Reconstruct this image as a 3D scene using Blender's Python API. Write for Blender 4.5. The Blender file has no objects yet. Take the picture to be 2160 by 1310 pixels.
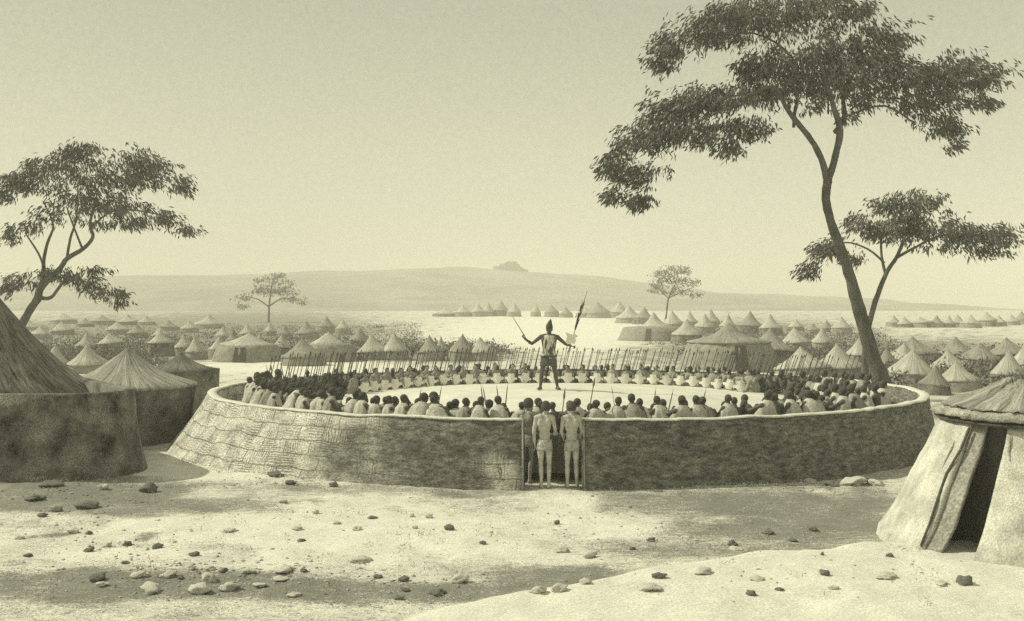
import bpy, bmesh, math, random
import numpy as np
from mathutils import Vector, Matrix, noise as mnoise

R = math.radians
rnd = random.Random(7)
scene = bpy.context.scene
COL = scene.collection

# ------------------------------------------------------------------ camera, sky, sun, exposure
HC = 3.37
F = 2000.0
cam_d = bpy.data.cameras.new('camera')
cam = bpy.data.objects.new('camera', cam_d)
COL.objects.link(cam)
cam.location = (0, 0, HC)
cam.rotation_euler = (R(90), 0, 0)
cam_d.sensor_width = 36
cam_d.lens = F / 2160 * 36
cam_d.clip_start = 0.1
cam_d.clip_end = 6000
scene.camera = cam

SUN_AZ_X, SUN_AZ_Y, SUN_EL = -0.97, 0.20, R(44)
_h = math.hypot(SUN_AZ_X, SUN_AZ_Y)
SUNV = Vector((SUN_AZ_X / _h * math.cos(SUN_EL), SUN_AZ_Y / _h * math.cos(SUN_EL), math.sin(SUN_EL)))

world = bpy.data.worlds.new('World')
scene.world = world
world.use_nodes = True
nt = world.node_tree
nt.nodes.clear()
w_out = nt.nodes.new('ShaderNodeOutputWorld')
w_bg = nt.nodes.new('ShaderNodeBackground')
w_sky = nt.nodes.new('ShaderNodeTexSky')
w_sky.sky_type = 'NISHITA'
w_sky.sun_disc = False
w_sky.sun_elevation = SUN_EL
w_sky.sun_rotation = math.atan2(SUNV.x, SUNV.y)
w_sky.dust_density = 3.0
w_bw = nt.nodes.new('ShaderNodeRGBToBW')
w_k = nt.nodes.new('ShaderNodeMath'); w_k.operation = 'MULTIPLY'; w_k.inputs[1].default_value = 0.07
w_tc = nt.nodes.new('ShaderNodeTexCoord')
w_sep = nt.nodes.new('ShaderNodeSeparateXYZ')
w_ramp = nt.nodes.new('ShaderNodeValToRGB')
cr = w_ramp.color_ramp
SKY = [(0.0, 0.71), (0.045, 0.685), (0.10, 0.60), (0.17, 0.54), (0.30, 0.42), (0.55, 0.42), (1.0, 0.42)]
while len(cr.elements) < len(SKY):
    cr.elements.new(0.5)
for e, (p, v) in zip(cr.elements, SKY):
    e.position = p
    e.color = (v, v, v, 1)
w_mix = nt.nodes.new('ShaderNodeMix'); w_mix.data_type = 'FLOAT'; w_mix.inputs[0].default_value = 0.12
w_noise = nt.nodes.new('ShaderNodeTexNoise'); w_noise.inputs['Scale'].default_value = 260; w_noise.inputs['Detail'].default_value = 3
w_nm = nt.nodes.new('ShaderNodeMapRange'); w_nm.inputs[1].default_value = 0.3; w_nm.inputs[2].default_value = 0.7
w_nm.inputs[3].default_value = 0.93; w_nm.inputs[4].default_value = 1.07
w_mul = nt.nodes.new('ShaderNodeMath'); w_mul.operation = 'MULTIPLY'
w_tint = nt.nodes.new('ShaderNodeVectorMath'); w_tint.operation = 'SCALE'
w_tint.inputs[0].default_value = (1.0, 0.99, 0.74)
L = nt.links.new
L(w_sky.outputs[0], w_bw.inputs[0]); L(w_bw.outputs[0], w_k.inputs[0])
L(w_tc.outputs['Generated'], w_sep.inputs[0]); L(w_sep.outputs['Z'], w_ramp.inputs[0])
L(w_ramp.outputs[0], w_mix.inputs[2]); L(w_k.outputs[0], w_mix.inputs[3])
L(w_tc.outputs['Generated'], w_noise.inputs['Vector']); L(w_noise.outputs[0], w_nm.inputs[0])
L(w_mix.outputs[0], w_mul.inputs[0]); L(w_nm.outputs[0], w_mul.inputs[1])
L(w_mul.outputs[0], w_tint.inputs['Scale']); L(w_tint.outputs[0], w_bg.inputs[0]); L(w_bg.outputs[0], w_out.inputs[0])
w_bg.inputs[1].default_value = 1.0

sun_d = bpy.data.lights.new('sun', 'SUN')
sun_d.energy = 3.7
sun_d.angle = R(0.8)
sun_d.color = (1.0, 0.975, 0.74)
sun = bpy.data.objects.new('sun', sun_d)
COL.objects.link(sun)
sun.location = SUNV * 60
sun.rotation_euler = SUNV.to_track_quat('Z', 'Y').to_euler()

scene.view_settings.view_transform = 'Standard'
scene.view_settings.look = 'None'
scene.view_settings.exposure = 0.2
scene.view_settings.gamma = 1.0
scene.render.engine = 'CYCLES'
scene.cycles.use_denoising = False
scene.cycles.max_bounces = 5
scene.cycles.diffuse_bounces = 3
scene.cycles.volume_bounces = 1

# ------------------------------------------------------------------ helpers
def P(px, py, d):
    return Vector(((px - 1080) / F * d, d, HC + (655 - py) / F * d))

def sstep(a, b, x):
    t = min(1.0, max(0.0, (x - a) / (b - a)))
    return t * t * (3 - 2 * t)

TENS = ['', '', 'twenty', 'thirty', 'forty', 'fifty', 'sixty']
ONES = ['', 'first', 'second', 'third', 'fourth', 'fifth', 'sixth', 'seventh', 'eighth', 'ninth', 'tenth', 'eleventh', 'twelfth',
        'thirteenth', 'fourteenth', 'fifteenth', 'sixteenth', 'seventeenth', 'eighteenth', 'nineteenth']
def ordw(n):
    if n < 20:
        return ONES[n]
    t, o = divmod(n, 10)
    return TENS[t][:-1] + 'ieth' if o == 0 else TENS[t] + '-' + ONES[o]

def tag(o, label=None, cat=None, group=None, kind=None):
    if label: o['label'] = label
    if cat: o['category'] = cat
    if group: o['group'] = group
    if kind: o['kind'] = kind
    return o

def empty(name, loc, rz=0):
    o = bpy.data.objects.new(name, None)
    COL.objects.link(o)
    o.location = loc
    o.rotation_euler = (0, 0, rz)
    o.empty_display_size = 0.2
    return o

class MB:
    def __init__(s):
        s.v = []; s.f = []; s.uv = None
    def ring_faces(s, a, b, n, closed=True):
        for i in range(n if closed else n - 1):
            j = (i + 1) % n
            s.f.append((a + i, a + j, b + j, b + i))
    def tube(s, pts, rad, n=8, cap=True):
        pts = [Vector(p) for p in pts]
        base = None
        prev = None
        up = Vector((0.31, 0.95, 0.05))
        for k, p in enumerate(pts):
            if k == 0: t = pts[1] - p
            elif k == len(pts) - 1: t = p - pts[k - 1]
            else: t = pts[k + 1] - pts[k - 1]
            t.normalize()
            x = up - t * up.dot(t)
            if x.length < 0.05: x = Vector((1, 0, 0)) - t * t.x
            x.normalize(); y = t.cross(x)
            up = x
            b = len(s.v)
            r = rad[k] if hasattr(rad, '__len__') else rad
            for i in range(n):
                a = 2 * math.pi * i / n
                s.v.append(p + (x * math.cos(a) + y * math.sin(a)) * r)
            if prev is not None: s.ring_faces(prev, b, n)
            else: base = b
            prev = b
        if cap:
            s.f.append(tuple(reversed(range(base, base + n))))
            s.f.append(tuple(range(prev, prev + n)))
        return s
    def lathe(s, prof, n=24, jit=0.0, c=(0, 0), rx=1, ry=1, seed=0, topclose=False, botclose=False):
        rr = random.Random(seed)
        prev = None
        first = None
        for (r, z) in prof:
            b = len(s.v)
            for i in range(n):
                a = 2 * math.pi * i / n
                q = r * (1 + rr.uniform(-jit, jit))
                s.v.append(Vector((c[0] + q * rx * math.cos(a), c[1] + q * ry * math.sin(a), z + rr.uniform(-jit, jit) * 0.3 * (abs(r) > 1e-4))))
            if prev is not None: s.ring_faces(prev, b, n)
            else: first = b
            prev = b
        if topclose: s.f.append(tuple(range(prev, prev + n)))
        if botclose: s.f.append(tuple(reversed(range(first, first + n))))
        return s
    def box(s, c, h, m=None):
        b = len(s.v)
        for x in (-1, 1):
            for y in (-1, 1):
                for z in (-1, 1):
                    p = Vector((x * h[0], y * h[1], z * h[2]))
                    if m is not None: p = m @ p
                    s.v.append(p + Vector(c))
        for q in ((0, 1, 3, 2), (4, 6, 7, 5), (0, 4, 5, 1), (2, 3, 7, 6), (0, 2, 6, 4), (1, 5, 7, 3)):
            s.f.append(tuple(b + i for i in q))
        return s
    def mesh(s, name, smooth=True):
        me = bpy.data.meshes.new(name)
        me.from_pydata([tuple(v) for v in s.v], [], s.f)
        if s.uv is not None:
            ul = me.uv_layers.new(name='UVMap')
            for lp in me.loops:
                ul.data[lp.index].uv = s.uv[lp.vertex_index]
        if smooth:
            me.polygons.foreach_set('use_smooth', [True] * len(me.polygons))
        me.update()
        return me
    def build(s, name, m, parent=None, smooth=True):
        return obj(name, s.mesh(name, smooth), m, parent)

def obj(name, me, m, parent=None, loc=None):
    if m is not None and len(me.materials) == 0:
        me.materials.append(m)
    o = bpy.data.objects.new(name, me)
    COL.objects.link(o)
    if parent is not None: o.parent = parent
    if loc is not None: o.location = loc
    return o

# ------------------------------------------------------------------ materials
TINT = (1.0, 0.985, 0.88)
def mat(name, v, c=0.25, scale=8.0, fine=60.0, cf=0.2, bump=0.25, rough=0.95, stretch=None, coord='Object'):
    m = bpy.data.materials.new(name)
    m.use_nodes = True
    t = m.node_tree
    t.nodes.clear()
    N = t.nodes.new
    out = N('ShaderNodeOutputMaterial'); bs = N('ShaderNodeBsdfPrincipled')
    bs.inputs['Roughness'].default_value = rough
    bs.inputs['Specular IOR Level'].default_value = 0.15
    tc = N('ShaderNodeTexCoord')
    vec = tc.outputs[coord]
    if stretch:
        mp = N('ShaderNodeMapping'); mp.inputs['Scale'].default_value = stretch
        t.links.new(vec, mp.inputs[0]); vec = mp.outputs[0]
    n1 = N('ShaderNodeTexNoise'); n1.inputs['Scale'].default_value = scale; n1.inputs['Detail'].default_value = 6; n1.inputs['Roughness'].default_value = 0.65
    n2 = N('ShaderNodeTexNoise'); n2.inputs['Scale'].default_value = fine; n2.inputs['Detail'].default_value = 3
    t.links.new(vec, n1.inputs['Vector']); t.links.new(vec, n2.inputs['Vector'])
    a = N('ShaderNodeMapRange'); a.inputs[1].default_value = 0.3; a.inputs[2].default_value = 0.7
    a.inputs[3].default_value = 1 - c; a.inputs[4].default_value = 1 + c
    b = N('ShaderNodeMapRange'); b.inputs[1].default_value = 0.32; b.inputs[2].default_value = 0.68
    b.inputs[3].default_value = 1 - cf; b.inputs[4].default_value = 1 + cf
    t.links.new(n1.outputs[0], a.inputs[0]); t.links.new(n2.outputs[0], b.inputs[0])
    mu = N('ShaderNodeMath'); mu.operation = 'MULTIPLY'
    t.links.new(a.outputs[0], mu.inputs[0]); t.links.new(b.outputs[0], mu.inputs[1])
    sc = N('ShaderNodeVectorMath'); sc.operation = 'SCALE'
    sc.inputs[0].default_value = tuple(v * k for k in TINT)
    t.links.new(mu.outputs[0], sc.inputs['Scale'])
    t.links.new(sc.outputs[0], bs.inputs['Base Color'])
    if bump:
        bp = N('ShaderNodeBump'); bp.inputs['Strength'].default_value = bump; bp.inputs['Distance'].default_value = 0.03
        t.links.new(mu.outputs[0], bp.inputs['Height']); t.links.new(bp.outputs[0], bs.inputs['Normal'])
    t.links.new(bs.outputs[0], out.inputs[0])
    m['scale_node'] = sc.name; m['mul_node'] = mu.name
    return m

def thatch(name, v, k=9.0, c=0.45):
    """straw laid down the slope of a cone: noise that runs round the axis fast and down the slope slowly"""
    m = mat(name, v, c=0.2, scale=2.0, fine=40, cf=0.15, bump=0)
    t = m.node_tree; N = t.nodes.new
    tc = N('ShaderNodeTexCoord'); sp = N('ShaderNodeSeparateXYZ'); t.links.new(tc.outputs['Object'], sp.inputs[0])
    at = N('ShaderNodeMath'); at.operation = 'ARCTAN2'
    t.links.new(sp.outputs['Y'], at.inputs[0]); t.links.new(sp.outputs['X'], at.inputs[1])
    cx = N('ShaderNodeMath'); cx.operation = 'COSINE'; sx = N('ShaderNodeMath'); sx.operation = 'SINE'
    t.links.new(at.outputs[0], cx.inputs[0]); t.links.new(at.outputs[0], sx.inputs[0])
    zz = N('ShaderNodeMath'); zz.operation = 'MULTIPLY'; zz.inputs[1].default_value = 0.12
    t.links.new(sp.outputs['Z'], zz.inputs[0])
    cb = N('ShaderNodeCombineXYZ')
    t.links.new(cx.outputs[0], cb.inputs[0]); t.links.new(sx.outputs[0], cb.inputs[1]); t.links.new(zz.outputs[0], cb.inputs[2])
    n = N('ShaderNodeTexNoise'); n.inputs['Scale'].default_value = k; n.inputs['Detail'].default_value = 5; n.inputs['Roughness'].default_value = 0.7
    t.links.new(cb.outputs[0], n.inputs['Vector'])
    mr = N('ShaderNodeMapRange'); mr.inputs[1].default_value = 0.3; mr.inputs[2].default_value = 0.7
    mr.inputs[3].default_value = 1 - c; mr.inputs[4].default_value = 1 + c
    t.links.new(n.outputs[0], mr.inputs[0])
    mu = t.nodes[m['mul_node']]; sc = t.nodes[m['scale_node']]
    m2 = N('ShaderNodeMath'); m2.operation = 'MULTIPLY'
    t.links.new(mu.outputs[0], m2.inputs[0]); t.links.new(mr.outputs[0], m2.inputs[1])
    t.links.new(m2.outputs[0], sc.inputs['Scale'])
    bp = N('ShaderNodeBump'); bp.inputs['Strength'].default_value = 0.6; bp.inputs['Distance'].default_value = 0.06
    bs = next(q for q in t.nodes if q.type == 'BSDF_PRINCIPLED')
    t.links.new(m2.outputs[0], bp.inputs['Height']); t.links.new(bp.outputs[0], bs.inputs['Normal'])
    return m

M = {}
M['bark'] = mat('bark', 0.12, c=0.5, scale=5, fine=40, stretch=(1, 1, 0.35), bump=0.8)
M['leaf'] = mat('leaf', 0.145, c=0.5, scale=1.2, fine=9, cf=0.35, bump=0)
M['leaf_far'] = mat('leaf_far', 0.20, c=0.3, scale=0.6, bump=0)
M['thatch'] = thatch('thatch', 0.46)
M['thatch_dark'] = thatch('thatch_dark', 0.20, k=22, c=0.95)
M['thatch_wide'] = thatch('thatch_wide', 0.36, k=15, c=0.7)
M['thatch_mid'] = thatch('thatch_mid', 0.30, k=10)
M['mud'] = mat('mud', 0.27, c=0.35, scale=3.0, fine=28, cf=0.35)
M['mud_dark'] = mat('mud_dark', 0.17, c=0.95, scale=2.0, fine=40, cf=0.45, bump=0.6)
M['mud_pale'] = mat('mud_pale', 0.50, c=0.38, scale=2.6, fine=40, cf=0.2, bump=0.5)
M['plaster_rim'] = mat('plaster_rim', 0.62, c=0.15, scale=6)
M['dark_wood_shade'] = mat('dark_wood_shade', 0.09, c=0.4, scale=9, stretch=(1, 1, 0.2))  # pole wood; also paints the shade in doorways and under the slab
M['shaft'] = mat('shaft', 0.10, c=0.3, scale=20, bump=0)
M['iron'] = mat('iron', 0.10, c=0.2, scale=30, rough=0.5, bump=0)
M['skin_dark'] = mat('skin_dark', 0.10, c=0.2, scale=8, cf=0.12, bump=0, rough=0.6)
M['skin_mid'] = mat('skin_mid', 0.30, c=0.2, scale=8, cf=0.18, bump=0, rough=0.7)
M['skin_guard'] = mat('skin_guard', 0.46, c=0.22, scale=9, fine=80, cf=0.22, bump=0, rough=0.75)
M['guard_hide'] = mat('guard_hide', 0.40, c=0.4, scale=11, fine=70, cf=0.3, bump=0.5)
M['hair'] = mat('hair', 0.085, c=0.4, scale=40, bump=0.5)
M['cloak_pale'] = mat('cloak_pale', 0.52, c=0.3, scale=9, fine=60, cf=0.22, bump=0.5)
M['cloak_mid'] = mat('cloak_mid', 0.33, c=0.35, scale=9, fine=60, cf=0.25, bump=0.5)
M['cloak_dark'] = mat('cloak_dark', 0.13, c=0.4, scale=9, bump=0.5)
M['shield'] = mat('shield', 0.78, c=0.1, scale=6, bump=0.1)
M['loin'] = mat('loin', 0.10, c=0.3, scale=12)
M['stone_pale'] = mat('stone_pale', 0.68, c=0.3, scale=7, fine=50, cf=0.25, bump=0.6)
M['stone_dark'] = mat('stone_dark', 0.22, c=0.4, scale=7, fine=50, cf=0.3, bump=0.6)
M['scrub'] = mat('scrub', 0.16, c=0.5, scale=0.6, fine=6, cf=0.3, bump=0)
M['dry_grass'] = mat('dry_grass', 0.34, c=0.4, scale=2, bump=0)
M['hill'] = mat('hill', 0.30, c=0.3, scale=0.03, fine=0.3, cf=0.12, bump=0)
M['rock'] = mat('rock', 0.16, c=0.3, scale=0.1, fine=0.5, bump=0)
M['shade_earth'] = mat('shade_earth', 0.10, c=0.4, scale=3, fine=30, cf=0.3)  # kept dark to stand in for the shade inside the gate
M['floor'] = mat('floor', 0.62, c=0.12, scale=1.2, fine=30, cf=0.1, bump=0.2)

# vest with pale streaks down the chest
def streak_mat():
    m = mat('hide_vest', 0.5, c=0.2, scale=10, bump=0)
    t = m.node_tree; N = t.nodes.new
    tc = N('ShaderNodeTexCoord'); mp = N('ShaderNodeMapping'); mp.inputs['Scale'].default_value = (17, 3, 4.0)
    n = N('ShaderNodeTexNoise'); n.inputs['Scale'].default_value = 1.0; n.inputs['Detail'].default_value = 3
    t.links.new(tc.outputs['Object'], mp.inputs[0]); t.links.new(mp.outputs[0], n.inputs['Vector'])
    r = N('ShaderNodeMapRange'); r.inputs[1].default_value = 0.46; r.inputs[2].default_value = 0.56; r.inputs[3].default_value = 0.2; r.inputs[4].default_value = 1.25
    t.links.new(n.outputs[0], r.inputs[0])
    t.links.new(r.outputs[0], t.nodes[m['scale_node']].inputs['Scale'])
    return m
M['vest'] = streak_mat()

# wattle wall: blocks of sticks laid alternately flat and upright, daubed over in places, the sunlit left end painted pale and the shaded front dark (uses UV in metres)
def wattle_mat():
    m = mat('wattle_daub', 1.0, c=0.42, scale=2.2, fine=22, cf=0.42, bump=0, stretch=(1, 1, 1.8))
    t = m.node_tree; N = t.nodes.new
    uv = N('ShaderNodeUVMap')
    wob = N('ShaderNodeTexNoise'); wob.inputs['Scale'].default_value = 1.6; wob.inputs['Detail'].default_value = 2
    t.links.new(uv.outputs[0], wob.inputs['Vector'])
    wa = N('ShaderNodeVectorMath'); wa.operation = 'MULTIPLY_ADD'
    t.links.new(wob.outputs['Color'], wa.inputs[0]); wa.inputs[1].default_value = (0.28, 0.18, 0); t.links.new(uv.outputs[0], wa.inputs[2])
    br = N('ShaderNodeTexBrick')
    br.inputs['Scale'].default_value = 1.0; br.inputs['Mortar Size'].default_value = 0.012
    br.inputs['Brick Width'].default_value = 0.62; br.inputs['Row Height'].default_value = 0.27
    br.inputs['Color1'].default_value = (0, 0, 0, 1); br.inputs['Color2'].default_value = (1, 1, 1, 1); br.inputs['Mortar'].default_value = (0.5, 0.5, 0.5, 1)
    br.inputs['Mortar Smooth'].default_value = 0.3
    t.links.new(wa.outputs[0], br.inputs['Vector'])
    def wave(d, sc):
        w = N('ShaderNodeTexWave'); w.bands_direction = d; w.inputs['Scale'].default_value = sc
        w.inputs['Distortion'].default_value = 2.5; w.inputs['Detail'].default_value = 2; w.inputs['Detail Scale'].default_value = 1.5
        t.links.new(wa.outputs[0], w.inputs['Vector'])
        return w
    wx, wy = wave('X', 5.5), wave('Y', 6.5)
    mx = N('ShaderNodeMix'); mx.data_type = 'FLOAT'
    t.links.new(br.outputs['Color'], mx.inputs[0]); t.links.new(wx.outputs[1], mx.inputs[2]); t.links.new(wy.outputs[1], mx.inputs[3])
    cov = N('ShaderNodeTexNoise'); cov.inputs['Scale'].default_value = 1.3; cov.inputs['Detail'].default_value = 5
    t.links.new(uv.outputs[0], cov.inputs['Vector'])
    at = N('ShaderNodeAttribute'); at.attribute_name = 'bare'  # worn patch by the gate, and sunlight painted on the left end
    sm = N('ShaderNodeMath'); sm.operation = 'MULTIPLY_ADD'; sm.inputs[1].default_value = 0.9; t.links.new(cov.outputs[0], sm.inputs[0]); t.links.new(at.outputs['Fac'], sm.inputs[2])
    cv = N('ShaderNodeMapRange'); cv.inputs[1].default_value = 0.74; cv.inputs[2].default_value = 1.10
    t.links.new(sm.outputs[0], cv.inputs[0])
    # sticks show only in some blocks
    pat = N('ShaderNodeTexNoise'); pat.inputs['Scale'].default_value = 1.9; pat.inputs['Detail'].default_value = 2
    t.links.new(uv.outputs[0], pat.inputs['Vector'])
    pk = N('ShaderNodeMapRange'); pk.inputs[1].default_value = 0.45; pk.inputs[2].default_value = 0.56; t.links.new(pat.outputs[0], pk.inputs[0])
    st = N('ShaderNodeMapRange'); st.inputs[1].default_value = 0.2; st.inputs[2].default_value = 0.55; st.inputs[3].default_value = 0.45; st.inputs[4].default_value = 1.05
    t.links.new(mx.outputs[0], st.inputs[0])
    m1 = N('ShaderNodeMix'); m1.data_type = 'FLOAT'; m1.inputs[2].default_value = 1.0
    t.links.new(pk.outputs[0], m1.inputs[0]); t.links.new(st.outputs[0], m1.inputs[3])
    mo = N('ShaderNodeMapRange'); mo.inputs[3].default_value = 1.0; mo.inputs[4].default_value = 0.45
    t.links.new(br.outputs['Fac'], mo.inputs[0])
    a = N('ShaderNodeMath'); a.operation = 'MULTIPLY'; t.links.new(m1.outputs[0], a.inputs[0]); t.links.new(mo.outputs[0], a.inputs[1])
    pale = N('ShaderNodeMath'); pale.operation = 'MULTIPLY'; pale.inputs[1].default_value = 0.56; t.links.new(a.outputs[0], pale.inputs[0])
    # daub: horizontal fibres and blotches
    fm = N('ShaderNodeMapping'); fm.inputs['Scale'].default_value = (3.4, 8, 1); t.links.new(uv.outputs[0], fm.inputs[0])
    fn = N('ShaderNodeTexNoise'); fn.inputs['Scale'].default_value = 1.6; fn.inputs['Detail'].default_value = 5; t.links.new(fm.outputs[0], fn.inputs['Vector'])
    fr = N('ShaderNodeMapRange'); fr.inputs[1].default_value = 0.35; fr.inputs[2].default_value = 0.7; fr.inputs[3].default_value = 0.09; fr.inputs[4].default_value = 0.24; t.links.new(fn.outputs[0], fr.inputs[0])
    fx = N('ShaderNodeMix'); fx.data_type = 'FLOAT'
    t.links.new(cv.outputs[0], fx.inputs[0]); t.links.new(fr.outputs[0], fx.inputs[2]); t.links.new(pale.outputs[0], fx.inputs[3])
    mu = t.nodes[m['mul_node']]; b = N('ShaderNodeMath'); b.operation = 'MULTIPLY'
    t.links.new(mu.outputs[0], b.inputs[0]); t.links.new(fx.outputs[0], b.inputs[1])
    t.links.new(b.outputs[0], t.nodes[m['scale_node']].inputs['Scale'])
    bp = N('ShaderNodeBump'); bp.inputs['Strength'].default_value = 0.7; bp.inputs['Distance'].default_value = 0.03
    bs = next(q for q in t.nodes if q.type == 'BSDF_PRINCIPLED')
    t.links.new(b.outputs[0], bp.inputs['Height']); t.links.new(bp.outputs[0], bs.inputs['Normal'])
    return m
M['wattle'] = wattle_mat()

# ground: pale trodden and darker gritty ground plus painted wall shadows, shared out by one attribute
def ground_mat():
    m = mat('ground', 1.0, c=0.12, scale=1.4, fine=34, cf=0.16, bump=0)
    t = m.node_tree; N = t.nodes.new
    at = N('ShaderNodeAttribute'); at.attribute_name = 'soil_shade'
    tc = N('ShaderNodeTexCoord')
    n = N('ShaderNodeTexNoise'); n.inputs['Scale'].default_value = 0.9; n.inputs['Detail'].default_value = 8; n.inputs['Roughness'].default_value = 0.7
    n2 = N('ShaderNodeTexNoise'); n2.inputs['Scale'].default_value = 55; n2.inputs['Detail'].default_value = 2
    t.links.new(tc.outputs['Object'], n.inputs['Vector']); t.links.new(tc.outputs['Object'], n2.inputs['Vector'])
    a = N('ShaderNodeMath'); a.operation = 'MULTIPLY_ADD'; a.inputs[1].default_value = 1.3; t.links.new(n.outputs[0], a.inputs[0]); t.links.new(at.outputs['Fac'], a.inputs[2])
    gm = N('ShaderNodeMapping'); gm.inputs['Scale'].default_value = (1.3, 3.6, 1); t.links.new(tc.outputs['Object'], gm.inputs[0])
    n3 = N('ShaderNodeTexNoise'); n3.inputs['Scale'].default_value = 2.6; n3.inputs['Detail'].default_value = 6; n3.inputs['Roughness'].default_value = 0.75; t.links.new(gm.outputs[0], n3.inputs['Vector'])
    n3m = N('ShaderNodeMath'); n3m.operation = 'MULTIPLY_ADD'; n3m.inputs[1].default_value = 1.5; n3m.inputs[2].default_value = -0.75; t.links.new(n3.outputs[0], n3m.inputs[0])
    a2 = N('ShaderNodeMath'); t.links.new(a.outputs[0], a2.inputs[0]); t.links.new(n3m.outputs[0], a2.inputs[1])
    b = N('ShaderNodeMath'); b.operation = 'MULTIPLY_ADD'; b.inputs[1].default_value = 1.7
    n4 = N('ShaderNodeTexNoise'); n4.inputs['Scale'].default_value = 14; n4.inputs['Detail'].default_value = 4; n4.inputs['Roughness'].default_value = 0.7; t.links.new(gm.outputs[0], n4.inputs['Vector'])
    n4m = N('ShaderNodeMath'); n4m.operation = 'MULTIPLY_ADD'; n4m.inputs[1].default_value = 1.7; n4m.inputs[2].default_value = -1.2; t.links.new(n4.outputs[0], n4m.inputs[0])
    a3 = N('ShaderNodeMath'); t.links.new(a2.outputs[0], a3.inputs[0]); t.links.new(n4m.outputs[0], a3.inputs[1])
    t.links.new(n2.outputs[0], b.inputs[0]); t.links.new(a3.outputs[0], b.inputs[2])
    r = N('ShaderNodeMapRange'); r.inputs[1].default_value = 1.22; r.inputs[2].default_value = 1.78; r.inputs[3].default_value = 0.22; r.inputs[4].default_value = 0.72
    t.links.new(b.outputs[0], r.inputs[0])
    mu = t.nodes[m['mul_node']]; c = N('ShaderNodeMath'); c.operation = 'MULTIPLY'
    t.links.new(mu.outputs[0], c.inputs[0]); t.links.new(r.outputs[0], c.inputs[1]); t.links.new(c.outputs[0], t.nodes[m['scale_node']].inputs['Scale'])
    bp = N('ShaderNodeBump'); bp.inputs['Strength'].default_value = 0.7; bp.inputs['Distance'].default_value = 0.08
    bs = next(q for q in t.nodes if q.type == 'BSDF_PRINCIPLED')
    t.links.new(n3.outputs[0], bp.inputs['Height']); t.links.new(bp.outputs[0], bs.inputs['Normal'])
    return m
M['ground'] = ground_mat()

# ------------------------------------------------------------------ terrain
def plain(d):
    if d <= 110: return 0.0
    a = 0.0165 * (min(d, 300) - 120) if d > 130 else 0.0165 * (d - 110) ** 2 / 80
    if d > 300: a += 0.004 * (d - 300)
    return a

def flat(px, py):
    """point of the near plain (z = 0) at a place in the view, used to lay out the site plan"""
    d = F * HC / (py - 655)
    return (px - 1080) / F * d, d

EDGE = [flat(*q) for q in ((700, 1330), (950, 1277), (1100, 1248), (1250, 1226), (1420, 1196), (1600, 1166), (1780, 1152), (1900, 1144), (2300, 1120))]
def edge_y(x):
    if x <= EDGE[0][0]: return EDGE[0][1] - (EDGE[0][0] - x) * 0.5
    for (x0, y0), (x1, y1) in zip(EDGE, EDGE[1:]):
        if x <= x1: return y0 + (y1 - y0) * (x - x0) / (x1 - x0)
    return EDGE[-1][1]

def gz(x, y):
    z = plain(math.hypot(x * 0.3, y))
    n = mnoise.fractal(Vector((x * 0.35, y * 0.35, 3.1)), 1.0, 2.0, 4) * 0.05
    z += n * (1 if y < 60 else 0.4)
    if y < 26: z += 0.022 * mnoise.fractal(Vector((x * 1.7, y * 1.7, 9.0)), 0.8, 2.1, 4)
    if y < 24:
        s = edge_y(x) + 0.25 * mnoise.noise(Vector((x * 0.9, 5, 2))) - y
        z += 0.15 * sstep(-0.05, 0.5, s) * (1 - 0.6 * sstep(1.5, 5, s)) * sstep(-2, 0.5, x + 0.3)
        z -= 0.06 * math.exp(-((x - 7.0) ** 2 + (y - 13) ** 2) / 8)
        z += 0.10 * math.exp(-((x + 8.5) ** 2 / 4 + (y - 17.6) ** 2 / 0.5))
    return z

SOIL_SHADE = [  # (px, py, rx px, ry px, amount): own ground tones and painted wall shadows
    (240, 1236, 430, 32, -0.72), (60, 1035, 330, 34, -0.85), (270, 1068, 290, 24, -0.80), (860, 1248, 330, 20, -0.6),  # includes the yard wall's shadow, painted as dark bands
    (1600, 1062, 380, 26, -0.6), (1500, 1110, 250, 22, -0.4), (1750, 1110, 200, 45, -0.5), (1430, 1160, 220, 20, -0.4), (1180, 1216, 170, 28, -0.60), (1000, 1040, 120, 8, -0.5), (700, 1030, 200, 7, -0.3),  # starts with the ring wall's shadow, painted in front of it
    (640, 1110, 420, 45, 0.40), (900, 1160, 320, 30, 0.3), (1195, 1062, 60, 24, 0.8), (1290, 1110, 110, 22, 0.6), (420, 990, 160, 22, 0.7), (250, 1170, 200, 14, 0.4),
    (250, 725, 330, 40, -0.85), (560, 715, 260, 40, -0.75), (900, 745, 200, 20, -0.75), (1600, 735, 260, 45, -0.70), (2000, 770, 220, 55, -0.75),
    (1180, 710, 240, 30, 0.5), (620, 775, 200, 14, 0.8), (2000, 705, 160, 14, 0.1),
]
def soil_shade_at(x, y):
    if y < 4: return 0.5
    py = 655 + F * HC / y
    px = 1080 + x / y * F
    s = 0.52
    for (cx, cy, rx, ry, a) in SOIL_SHADE:
        q = ((px - cx) / rx) ** 2 + ((py - cy) / ry) ** 2
        q *= 1 + 0.9 * mnoise.fractal(Vector((x * 0.8, y * 0.8, cx)), 1.0, 2.0, 4)
        if q < 6: s += a * math.exp(-q * q * 0.9)
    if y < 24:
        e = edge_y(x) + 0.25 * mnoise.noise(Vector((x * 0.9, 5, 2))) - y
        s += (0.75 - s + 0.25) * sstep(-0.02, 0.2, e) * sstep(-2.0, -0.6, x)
    return max(-0.1, min(1.0, s))

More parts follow.
